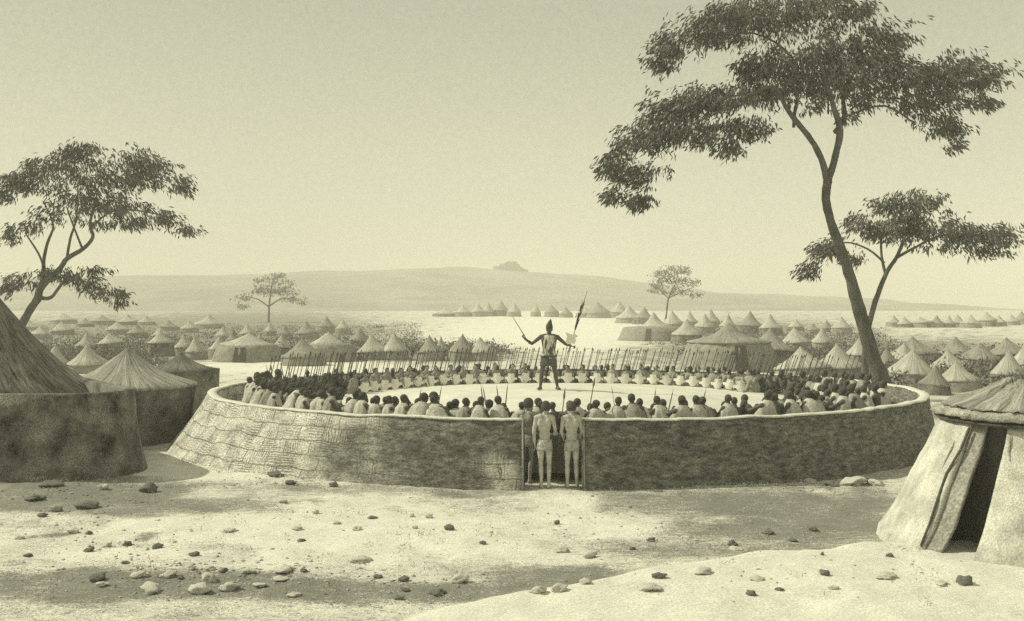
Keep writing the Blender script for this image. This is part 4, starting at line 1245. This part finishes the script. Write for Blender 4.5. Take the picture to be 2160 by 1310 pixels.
poseB = dict(poseA, chest=(0, .02, 1.28), head=(-0.01, .08, 1.63), look=(-0.4, 1), elL=(-.235, .05, 1.15), wrL=(-.17, .18, 1.0), elR=(.24, .02, 1.15), wrR=(.23, .16, 1.02),
     knL=(-.10, .02, .48), anL=(-.105, -.05, .085), knR=(.105, .03, .48), anR=(.115, -.01, .085), hdL=(.3, 1, -.2), hdR=(.25, .9, .1))
build_guard(1149, 1031, 17.95, 0.92, poseA, 'bare person with a spear standing guard in the middle of the gate')
build_guard(1206, 1031, 17.95, 0.91, poseB, 'bare person standing guard in the gate against the wall end beside the path', rz=0.05)
build_guard(1111, 1010, 18.55, 0.93, dict(poseA, look=(0.7, 1)), 'shaded person standing just inside the gate beside the left wall end, half hidden', skin='skin_mid', rz=-0.3)
place_spear((.875, 18.12, .62), P(1192, 818, 18.7), 'spear held upright by the guard standing in the middle of the gate', blade=0.26, r=0.012, bw=0.024)
place_spear((1.335, 18.10, .66), P(1255, 795, 19.2), 'long spear slanting up from the guard at the wall end of the gate', blade=0.26, r=0.012, bw=0.026)

# ---- seated crowd
def seated_mesh(kind, seed):
    bm = bmesh.new()
    rr = random.Random(seed)
    u = Vector((0, 0, 1)); f = Vector((0, 1, 0))
    lean = rr.uniform(-0.02, 0.20); tw = rr.uniform(-0.11, 0.11)
    pel = Vector((0, 0, .12)); che = Vector((tw * .5, lean, .42)); nek = Vector((tw, lean * 1.5, .585)); hd = Vector((tw * 1.3, lean * 1.7 + .02, .715))
    ellipsoid(bm, pel, (.165, .13, .13)); ellipsoid(bm, (pel + che) / 2, (.135, .10, .17)); ellipsoid(bm, che, (.165, .11, .17)); ellipsoid(bm, che + u * .08, (.17, .09, .085))
    capsule(bm, che + u * .1, nek + u * .03, .065, .052); capsule(bm, nek, hd - u * .03, .052, .052)
    look = (rr.uniform(-.9, .9), 1)
    head(bm, hd, look, 0.95)
    for q in (-1, 1):
        sh = che + Vector((.19 * q, .0, .08))
        if kind == 0:      # cross-legged
            kn = Vector((.34 * q, .30, .14)); an = Vector((-.06 * q, .34, .07)); el = Vector((.27 * q, .10 + lean, .27)); wr = Vector((.15 * q, .32, .22))
        elif kind == 1:    # knees drawn up
            kn = Vector((.15 * q, .34, .44)); an = Vector((.13 * q, .50, .085)); el = Vector((.24 * q, .24, .36)); wr = Vector((.07 * q, .42, .36))
        else:              # sitting back on the heels
            kn = Vector((.17 * q, .34, .09)); an = Vector((.11 * q, -.06, .07)); el = Vector((.25 * q, .08, .28)); wr = Vector((.15 * q, .26, .19))
        capsule(bm, che + u * .08, sh, .07, .062); capsule(bm, sh, el, .055, .040); capsule(bm, el, wr, .040, .027)
        hand(bm, wr, (Vector((0.0, .42, .18)) - wr) if kind != 1 else Vector((-q, .2, -.1)), Vector((0, -.3, -1)), None, -q, 1.05, .4)
        hp = pel + Vector((.09 * q, .02, 0))
        capsule(bm, hp, kn, .088, .058); capsule(bm, kn, an, .055, .036)
        ft = Vector((-q, .4, -.1)) if kind == 0 else (f if kind == 1 else -f)
        capsule(bm, an - u * .03, an - u * .04 + ft.normalized() * .13, .036, .028)
    me = remesh(bm, 'person', 0.0115, 2)
    me.materials.append(M['skin_dark'])
    hm = hair_mesh('hair', hd, look, 0.95, 1.0); hm.materials.append(M['hair'])
    # cloak: hangs from the shoulders to the ground, gathered at the neck
    cm = MB(); n = 36
    prof = [(0.0, .33, .23, 0.01), (.08, .33, .23, .01), (.2, .305, .21, .02), (.32, .275, .185, lean * .6), (.42, .245, .165, lean * .85), (.50, .212, .145, lean * 1.0), (.56, .158, .118, lean * 1.2), (.605, .10, .09, lean * 1.4), (.625, .075, .075, lean * 1.5)]
    for (z, a, b, yy) in prof:
        for i in range(n):
            t = 2 * math.pi * i / n
            w = 1 + (0.22 if z < .5 else 0.08) * mnoise.noise(Vector((math.cos(t) * 2.6 + seed * 3, math.sin(t) * 2.6, z * 2.2))) + 0.03 * math.sin(t * 9 + seed) * (1 - z / .62)
            front = 1.0 + (0.55 if (kind == 1) else 0.35) * max(0, math.sin(t)) * max(0, 1 - z / .5)
            cm.v.append(Vector((tw * z * 1.6 + a * w * math.cos(t), yy + b * w * front * math.sin(t), z)))
    for k in range(len(prof) - 1): cm.ring_faces(k * n, (k + 1) * n, n)
    return me, hm, cm.mesh('cloak'), hd.z + .12

BODIES = [seated_mesh(k % 3, 10 + k) for k in range(9)]
CLOAKS = {}
def cloak_copy(b, mname):
    key = (b, mname)
    if key not in CLOAKS:
        me = BODIES[b][2].copy(); me.name = 'cloak'; me.materials.append(M[mname]); CLOAKS[key] = me
    return CLOAKS[key]
SKINS = {}
def body_copy(b, mname):
    key = (b, mname)
    if key not in SKINS:
        me = BODIES[b][0].copy(); me.name = 'person'; me.materials.clear(); me.materials.append(M[mname]); SKINS[key] = me
    return SKINS[key]

NP = [0]
def sit(phi, rho, label, group, cloak, scale=1.0, rz_j=0.25, skin='skin_dark', faces=None, hair=True):
    x = CX + EA * rho * math.sin(phi); y = CY - EB * rho * math.cos(phi)
    z = arena_z(x, y)
    b = rnd.randrange(len(BODIES))
    o = obj('person', body_copy(b, skin), None)
    o.location = (x, y, z - 0.01)
    fx, fy = (CX - x, CY - y)
    o.rotation_euler = (rnd.uniform(-.10, .16), rnd.uniform(-.12, .12), math.atan2(-fx, fy) + rnd.uniform(-rz_j, rz_j))
    sc = scale * rnd.uniform(0.92, 1.07)
    o.scale = (sc * rnd.uniform(.9, 1.12), sc, sc)
    tag(o, label, 'person', group)
    if hair: obj('hair', BODIES[b][1], None, o)
    if cloak: obj('cloak', cloak_copy(b, cloak), None, o)
    NP[0] += 1
    return o

# front row behind the wall: counted outwards from the gate
GATE = -0.066
def front_row(side, n, start, step):
    for i in range(n):
        phi = GATE + side * (start + step * (i + rnd.uniform(-.22, .22) * (i > 0)))
        c = rnd.choices(['cloak_pale', 'cloak_mid', None], [7, 2.0, 1.0])[0]
        how = {'cloak_pale': 'in a pale hide cloak', 'cloak_mid': 'in a greyish hide cloak', None: 'with a dark bare back'}[c]
        sit(phi, 0.88 + rnd.uniform(-.03, .015), 'person %s, row nearest the wall, %s %s of the gate' % (how, ordw(i + 1), 'left' if side < 0 else 'right'),
            'people seated in the row along the near wall', c, rnd.uniform(0.82, 0.92), 0.5)
front_row(-1, 31, 0.055, 0.0445)
front_row(1, 33, 0.050, 0.0445)
def rows(phi0, phi1, rho, n, label, group, weights=(4, 3, 4), scale=1.0, jit=.012, skin='skin_dark', rz=.4):
    for i in range(n):
        phi = phi0 + (phi1 - phi0) * (i + rnd.uniform(.25, .75)) / n
        c = rnd.choices(['cloak_pale', 'cloak_mid', None], weights)[0]
        sit(phi, rho + rnd.uniform(-jit, jit), label, group, c, scale, rz, skin)
for dx_, rr_ in ((-.030, .90), (.004, .885), (.034, .90)):
    sit(GATE + dx_, rr_, 'dark person seated just inside the gate, hidden behind the guards', 'people just inside the gate', None, 0.74)
near_lab = 'person seated close behind the front row, seen from the back, facing the speaker'
rows(GATE - 0.02, GATE - 1.30, 0.805, 28, near_lab, 'crowd behind the front row', (3, 4, 4), scale=0.88)
rows(GATE + 0.02, GATE + 1.35, 0.805, 29, near_lab, 'crowd behind the front row', (3, 4, 4), scale=0.88)
rows(-1.45, -0.55, 0.75, 9, 'dark person in the packed crowd at the left end of the ring', 'crowd at the left end of the ring', (3, 3, 4), scale=0.92)
rows(-1.75, -1.45, 0.88, 5, 'dark person in the packed crowd at the left end of the ring', 'crowd at the left end of the ring', (3, 3, 4), scale=0.92)
rows(-1.75, -1.2, 0.80, 7, 'dark person in the packed crowd at the left end of the ring', 'crowd at the left end of the ring', (3, 3, 4), scale=0.92)
R_LAB, R_GRP = 'dark person in the packed crowd below the big tree', 'crowd at the right end of the ring'
rows(0.55, 1.50, 0.75, 14, R_LAB, R_GRP, (4, 4, 3), scale=0.88)
rows(0.80, 1.60, 0.68, 11, R_LAB, R_GRP, (4, 4, 3), scale=0.88)
rows(1.50, 1.85, 0.88, 6, R_LAB, R_GRP, (4, 4, 3), scale=0.88)
rows(1.35, 1.90, 0.81, 8, R_LAB, R_GRP, (4, 4, 3), scale=0.88)

# far side: a crouching row with white shields and ranks with spears behind
def shield_mesh():
    bm = bmesh.new()
    half = [(0, .165), (.10, .175), (.125, .10), (.13, .055), (.235, .03), (.225, -.035), (.14, -.06), (.125, -.10), (.075, -.17), (.02, -.185), (0, -.18)]
    pts = half + [(-x, z) for x, z in reversed(half[1:-1])]
    n = len(pts)
    A = [bm.verts.new((x, -0.012 + 0.9 * x * x, z)) for x, z in pts]; B = [bm.verts.new((x, 0.012 + 0.9 * x * x, z)) for x, z in pts]
    bm.faces.new(A); bm.faces.new(list(reversed(B)))
    for i in range(n):
        j = (i + 1) % n
        bm.faces.new((A[j], A[i], B[i], B[j]))
    me = bpy.data.meshes.new('hide_shield'); bm.to_mesh(me); bm.free()
    me.materials.append(M['shield'])
    return me
SHM = shield_mesh()
NS = 30
for i in range(NS):
    phi = math.pi + 1.10 - 2.12 * i / (NS - 1)          # left to right along the far inner edge
    rho = 0.70
    o = sit(phi, rho + 0.045, 'person crouching behind a white shield, %s from the left' % ordw(i + 1), 'people crouching behind shields',
            rnd.choice(['cloak_mid', 'cloak_mid', None]), 0.80, 0.2, 'skin_mid')
    x = CX + EA * (rho - 0.005) * math.sin(phi); y = CY - EB * (rho - 0.005) * math.cos(phi)
    sh = obj('hide_shield', SHM, None, loc=(x, y, arena_z(x, y) + 0.165 + rnd.uniform(-.01, .02)))
    fx, fy = CX - x, CY - y
    sh.rotation_euler = (R(-12), R(rnd.uniform(-14, 14)), math.atan2(-(-x * .4 - fx * -0.6) * 0 - fx * 0.6 + x * 0.4, -(fy * 0.6 - y * 0.4)) * 0 + math.atan2(x, y) * -1 + math.pi * 0 + rnd.uniform(-.2, .2))
    s_ = rnd.uniform(.86, 1.0)
    sh.scale = (s_, 1, s_)
    tag(sh, 'white notched hide shield in the far row, %s from the left' % ordw(i + 1), 'shield', 'white shields along the far side')

B_LAB, B_GRP = 'person in the dense ranks of spear bearers at the far side of the ring', 'ranks of spear bearers'
back = []
for rho, n, a0, a1 in ((0.80, 28, 1.30, 1.22), (0.855, 29, 1.42, 1.32), (0.91, 20, 1.48, 1.38)):
    for i in range(n):
        phi = math.pi + a0 - (a0 + a1) * (i + rnd.uniform(.2, .8)) / n
        c = rnd.choices(['cloak_dark', 'cloak_mid', None], [3, 1.5, 5])[0]
        o = sit(phi, rho, B_LAB, B_GRP, c, 0.84, .3, 'skin_dark', hair=False)
        back.append((phi, rho, o))
print('people', NP[0])

sm_, bl_ = spear_mesh('spear', 1.26, 0.12, 0.0125, 0.019)
sm_.materials.append(M['shaft']); bl_.materials.append(M['iron'])
k = 0
for (phi, rho, o) in back:
    for rep in range(3):
        e = obj('spear', sm_, None)
        off = (rep - 1) * 0.235 + rnd.uniform(-.05, .05)
        tx, ty = EA * math.cos(phi), EB * math.sin(phi)
        tl = math.hypot(tx, ty)
        e.location = o.location + Vector((off * tx / tl, off * ty / tl + rnd.uniform(-.08, .05), rnd.uniform(-.02, .06)))
        ln = rnd.uniform(0.95, 1.06)
        e.scale = (1, 1, ln)
        right = sstep(math.pi - 0.3, math.pi - 1.3, 0) if False else max(0, math.pi - phi)
        e.rotation_euler = (rnd.uniform(-.06, .06), R(13) + rnd.uniform(-.03, .03) + 0.10 * right, 0)
        tag(e, 'thin spear among those close-set along the far side', 'spear', 'spears of the far ranks')
        obj('blade', bl_, None, e)
        k += 1
print('spears', k)

# single spears standing up out of the near crowd: (top px, top py, bottom px, bottom py, distance, label)
for (tx, ty, bx, by, d, lab) in (
    (1014, 810, 1020, 856, 21.0, 'left one of a close pair of spears above the heads left of the gate'),
    (1018, 812, 1026, 858, 21.2, 'right one of a close pair of spears above the heads left of the gate'),
    (1047, 810, 1053, 858, 21.0, 'single spear leaning left above the heads, second nearest left of the gate'),
    (1071, 808, 1066, 858, 21.0, 'upright spear above the heads, nearest left of the gate'),
    (932, 812, 924, 856, 21.3, 'short spear leaning right above the heads, left of the close pair of spears'),
    (889, 818, 882, 852, 21.3, 'short faint spear leaning right above the heads, farthest left of the gate'),
    (1384, 815, 1377, 868, 21.0, 'spear leaning right above the heads, first to the right of the gate'),
    (1421, 818, 1410, 866, 21.0, 'spear leaning right above the heads, second to the right of the gate'),
    (1490, 817, 1475, 880, 20.6, 'long spear leaning right above the heads, third to the right of the gate'),
    (572, 770, 572, 850, 24.5, 'dark long spear at the left end of the ring, leftmost of the group'),
    (562, 768, 566, 800, 27.0, 'spear standing up at the left end of the ring, beside the leftmost'),
    (592, 764, 600, 806, 27.0, 'spear leaning left at the left end of the ring, between two others'),
    (608, 766, 613, 806, 27.5, 'spear leaning left at the left end of the ring, rightmost of the group')):
    a, b = P(bx, by, d), P(tx, ty, d)
    dirv = (b - a).normalized()
    g = arena_z(a.x, a.y)
    low = a - dirv * max(0, (a.z - g) / max(0.2, dirv.z))
    place_spear(low, b, lab, 'spears standing above the near crowd', blade=0.16, r=0.014, bw=0.022)
sp_tip = P(1290, 815, 22.5)
place_spear(P(1299, 850, 22.5) - Vector((-0.05, 0, 0.6)), sp_tip, 'pale-shafted spear with dark head leaning left above the crowd', blade=0.2, r=0.008, bw=0.03)

# ------------------------------------------------------------------ stones
STONES = [  # px, py of the middle, width, height, tone, place
 (200, 1219, 44, 22, 'd', 'c'), (285, 1214, 38, 14, 'p', 'c'), (310, 1213, 13, 11, 'p', 'c'), (350, 1213, 42, 15, 'p', 'c'), (437, 1219, 40, 24, 'p', 'c'), (312, 1245, 58, 22, 'p', 'c'),
 (415, 1244, 62, 24, 'p', 'c'), (478, 1240, 52, 20, 'p', 'c'), (590, 1205, 62, 16, 'p', 'c'), (520, 1206, 42, 15, 'p', 'c'), (640, 1204, 22, 9, 'd', 'c'), (440, 1200, 30, 13, 'p', 'c'), (400, 1198, 26, 12, 'p', 'c'),
 (470, 1204, 24, 12, 'd', 'c'), (590, 1222, 40, 12, 'p', 'c'), (380, 1219, 18, 9, 'd', 'c'), (545, 1236, 40, 10, 'p', 'c'), (210, 1234, 34, 12, 'p', 'c'), (620, 1256, 36, 10, 'p', 'c'), (262, 1187, 22, 7, 'd', 'c'),
 (920, 1252, 44, 13, 'd', 'b'), (855, 1245, 24, 9, 'd', 'b'), (850, 1222, 30, 12, 'd', 'b'), (970, 1222, 44, 22, 'p', 'b'), (795, 1217, 26, 8, 'd', 'b'), (755, 1183, 64, 14, 'p', 'b'), (840, 1262, 28, 8, 'd', 'b'),
 (948, 1113, 26, 15, 'd', 'm'), (905, 1088, 20, 14, 'p', 'm'), (868, 1087, 14, 9, 'p', 'm'), (1018, 1145, 18, 10, 'd', 'm'), (665, 1080, 18, 11, 'p', 'm'), (625, 1115, 28, 10, 'p', 'm'), (753, 1115, 26, 11, 'p', 'm'),
 (785, 1092, 26, 6, 'd', 'm'), (595, 1057, 22, 11, 'p', 'm'), (710, 1103, 22, 8, 'p', 'm'), (480, 1120, 40, 8, 'p', 'm'), (405, 1170, 30, 9, 'd', 'm'), (875, 1112, 16, 9, 'p', 'm'), (635, 1140, 22, 7, 'd', 'm'),
 (330, 1152, 27, 15, 'd', 'l'), (265, 1147, 24, 13, 'd', 'l'), (222, 1150, 26, 10, 'p', 'l'), (185, 1160, 26, 11, 'd', 'l'), (55, 1172, 24, 9, 'd', 'l'), (150, 1120, 30, 14, 'p', 'l'), (185, 1124, 18, 9, 'd', 'l'), (35, 1135, 24, 9, 'p', 'l'),
 (65, 1050, 58, 12, 'd', 'h'), (115, 1075, 32, 13, 'd', 'h'), (175, 1067, 58, 18, 'd', 'h'), (310, 1030, 44, 22, 'd', 'h'), (100, 1022, 60, 15, 'd', 'h'), (85, 1087, 24, 10, 'd', 'h'), (215, 1027, 26, 16, 'p', 'h'),
 (610, 1018, 32, 12, 'd', 'w'), (702, 1022, 24, 14, 'd', 'w'), (578, 1001, 42, 14, 'd', 'w'), (615, 1000, 18, 9, 'p', 'w'),
 (1175, 1102, 16, 11, 'd', 'g'), (1374, 1139, 20, 11, 'd', 'g'), (1547, 1147, 28, 14, 'd', 'g'), (1621, 1123, 32, 11, 'd', 'g'), (1718, 1117, 24, 12, 'd', 'g'), (1185, 1160, 40, 15, 'p', 'g'), (1245, 1171, 38, 18, 'p', 'g'), (1555, 1159, 36, 7, 'p', 'g'),
 (1335, 1157, 16, 8, 'd', 'g'), (1675, 1140, 26, 8, 'd', 'g'),
 (1135, 1245, 42, 17, 'p', 'r'), (1180, 1242, 44, 19, 'p', 'r'), (1235, 1230, 34, 14, 'p', 'r'), (1392, 1215, 34, 15, 'd', 'r'), (1485, 1207, 46, 16, 'p', 'r'), (1375, 1243, 62, 15, 'p', 'r'), (1586, 1252, 30, 12, 'd', 'r'),
 (1742, 1209, 26, 13, 'd', 'r'), (1875, 1217, 56, 13, 'p', 'r'), (1600, 1222, 40, 8, 'p', 'r'), (1735, 1168, 10, 9, 'd', 'r'), (2040, 1226, 44, 24, 'd', 'r'), (1760, 1240, 26, 10, 'p', 'r'), (1880, 1172, 22, 9, 'd', 'r'), (1645, 1243, 24, 8, 'd', 'r'), (1990, 1232, 40, 8, 'p', 'r'),
 (1712, 1015, 32, 12, 'p', 'x'), (1805, 1017, 64, 20, 'p', 'x'), (1852, 1020, 46, 14, 'p', 'x'), (1760, 1024, 34, 7, 'd', 'x')]
PLACE = {'c': 'in the bottom left cluster', 'b': 'along the bottom edge left of the mound', 'm': 'before the lit end of the wall', 'l': 'between yard wall and cluster',
         'h': 'at the foot of the dark yard wall', 'w': 'at the foot of the lit wall', 'g': 'on the grey ground before the gate', 'r': 'on the bright mound by the near hut', 'x': 'against the ring wall beside the near hut'}
cnt = {}
for i, (px, py, w, h, tone, pl) in enumerate(sorted(STONES)):
    d = F * HC / (py + h * 0.42 - 655)
    for _ in range(3):
        x = (px - 1080) / F * d
        d = F * (HC - gz(x, d)) / (py + h * 0.42 - 655)
    kk = d / F
    x = (px - 1080) * kk
    cnt[(tone, pl)] = cnt.get((tone, pl), 0) + 1
    me = blob('stone', 1.0, i * 1.7 + 0.3, 0.55, 3, (1, 1, 1), 1.3)
    o = obj('stone', me, M['stone_pale' if tone == 'p' else 'stone_dark'])
    hz = h * kk * 0.62
    o.location = (x, d + w * kk * 0.3, gz(x, d) + hz * 0.45)
    o.scale = (w * kk * 0.38, w * kk * 0.32, hz * 0.75)
    o.rotation_euler = (rnd.uniform(-.15, .15), rnd.uniform(-.15, .15), rnd.uniform(-.5, .5))
    tag(o, '%s stone %s, %s such from the left' % ('pale' if tone == 'p' else 'dark', PLACE[pl], ordw(cnt[(tone, pl)])), 'stone', 'stones ' + PLACE[pl])

def gravel():
    rg = np.random.default_rng(21)
    base = np.array([(1, 0, 0), (0, 1, 0), (-1, 0, 0), (0, -1, 0), (.2, .1, .8), (0, 0, -.8)])
    fc = [(0, 1, 4), (1, 2, 4), (2, 3, 4), (3, 0, 4), (1, 0, 5), (2, 1, 5), (3, 2, 5), (0, 3, 5)]
    V = []; Fs = []
    def add(px, py, w):
        d = F * HC / (py - 655); x = (px - 1080) / F * d
        r = w * d / F * 0.5
        b = base * (1 + rg.normal(0, .25, base.shape)) * np.array((r, r * .8, r * .55))
        n = len(V)
        V.extend((b + np.array((x, d, gz(x, d) + r * .15))).tolist()); Fs.extend([tuple(n + i for i in f) for f in fc])
    for cx, cy, sx, sy, n, w in ((430, 1215, 150, 22, 260, 9), (250, 1150, 130, 18, 60, 8), (140, 1060, 120, 22, 90, 8), (880, 1240, 160, 18, 70, 8), (640, 1100, 300, 45, 110, 6), (1450, 1110, 260, 40, 140, 7), (1600, 1220, 300, 30, 60, 7), (1750, 1030, 160, 8, 50, 8), (600, 1018, 120, 8, 50, 7), (250, 1240, 220, 25, 160, 7)):
        for _ in range(n):
            py = rg.normal(cy, sy)
            if py > 995: add(rg.normal(cx, sx), py, w * rg.uniform(.4, 1.3))
    me = bpy.data.meshes.new('gravel'); me.from_pydata(V, [], Fs)
    tag(obj('gravel', me, M['gravel']), 'small broken stones and gravel strewn over the foreground', 'gravel', kind='stuff')
M['gravel'] = mat('gravel', 0.30, c=0.6, scale=2.5, fine=20, cf=0.3, bump=0)
gravel()

# ------------------------------------------------------------------ scrub between the huts, dry grass in front
def leaf_cloud(name, spots, m, leaf):
    rg = np.random.default_rng(5)
    V = []
    for (x, y, r, h, n) in spots:
        g = gz(x, y)
        for _ in range(n):
            a = rg.uniform(0, 6.28); q = math.sqrt(rg.uniform())
            zz = rg.uniform(0, 1) * h * (1 - 0.6 * q * q)
            p0 = np.array((x + r * q * math.cos(a), y + r * q * math.sin(a), g + zz))
            dr = rg.normal(0, 1, 3); dr[2] = abs(dr[2]); dr /= np.linalg.norm(dr)
            wv = np.cross(dr, rg.normal(0, 1, 3)); wv /= np.linalg.norm(wv) + 1e-6
            L_ = leaf[0] * rg.uniform(.6, 1.4); W = leaf[1] * rg.uniform(.6, 1.4)
            V.append((p0, p0 + dr * L_ * .5 + wv * W * .5, p0 + dr * L_, p0 + dr * L_ * .5 - wv * W * .5))
    arr = np.array(V).reshape(-1, 3); nq = len(V)
    me = bpy.data.meshes.new(name)
    me.vertices.add(nq * 4); me.vertices.foreach_set('co', arr.astype(np.float32).ravel())
    me.loops.add(nq * 4); me.loops.foreach_set('vertex_index', np.arange(nq * 4, dtype=np.int32))
    me.polygons.add(nq); me.polygons.foreach_set('loop_start', np.arange(0, nq * 4, 4, dtype=np.int32))
    me.update(calc_edges=True)
    return obj(name, me, m)

def scatter(n, x0, x1, y0, y1, r, h, cnt_, seed):
    rg = random.Random(seed)
    out = []
    for _ in range(n):
        px, py = rg.uniform(x0, x1), rg.uniform(y0, y1)
        d = ray_ground(px, py)
        x = (px - 1080) / F * d
        s = rg.uniform(.6, 1.3)
        if any((x - a) ** 2 + (d - b) ** 2 < (c + r * s * .8) ** 2 for a, b, c in HUTPOS): continue
        out.append((x, d, r * s, h * s, int(cnt_ * s)))
    return out
sp = []
sp += scatter(420, 60, 880, 690, 752, 1.6, 0.9, 55, 1) + scatter(150, 80, 330, 740, 790, 1.2, 0.8, 55, 2) + scatter(330, 1450, 1860, 688, 770, 1.5, 0.9, 55, 3) + scatter(340, 1850, 2240, 745, 830, 1.3, 0.9, 60, 4)
sp += scatter(90, 880, 1060, 735, 757, 1.3, 0.8, 55, 6) + scatter(30, 1380, 1500, 700, 735, 1.3, .8, 50, 7)
tag(leaf_cloud('scrub', sp, M['scrub'], (0.22, 0.10)), 'low grey scrub filling the ground between the huts of both villages', 'scrub', kind='stuff')
gp = []
rg_ = random.Random(9)
for _ in range(260):
    px, py = rg_.uniform(-60, 2000), rg_.uniform(1030, 1300)
    if px > 1000 and py > 1160 and rg_.random() < .75: continue
    d = F * HC / (py - 655)
    s = rg_.uniform(.5, 1.2)
    gp.append(((px - 1080) / F * d, d, .16 * s, .07 * s, int(16 * s)))
for i in range(160):                                   # thin fringe at the foot of the ring wall and the yard wall
    phi = rg_.uniform(-1.0, 1.0)
    x, y = ell(phi, 0.45 + 0.35 * sstep(.25, .95, -math.sin(phi)) + rg_.uniform(0, .35))
    if 0.1 < x < 1.5: continue
    gp.append((x, y, .2, .10, 16))
for i in range(70):
    gp.append((rg_.uniform(-16, -7.3), 18.3 - rg_.uniform(0, .5), .2, .12, 18))
tag(leaf_cloud('grass', gp, M['dry_grass'], (0.06, 0.008)), 'thin dry grass in tufts over the foreground', 'grass', kind='stuff')

# ------------------------------------------------------------------ haze over the plain
hz = MB().box((0, 640, 30), (900, 760, 32)).build('haze', None, smooth=False)
hm = bpy.data.materials.new('haze'); hm.use_nodes = True
ht = hm.node_tree; ht.nodes.clear()
ho = ht.nodes.new('ShaderNodeOutputMaterial'); hv = ht.nodes.new('ShaderNodeVolumePrincipled')
hv.inputs['Color'].default_value = (0.99, 0.975, 0.90, 1)
hv.inputs['Density'].default_value = 0.0016
hv.inputs['Anisotropy'].default_value = 0.0
ht.links.new(hv.outputs[0], ho.inputs['Volume'])
hz.data.materials.append(hm)
tag(hz, 'pale dusty haze fading the far huts, trees and hill', 'haze', kind='stuff')
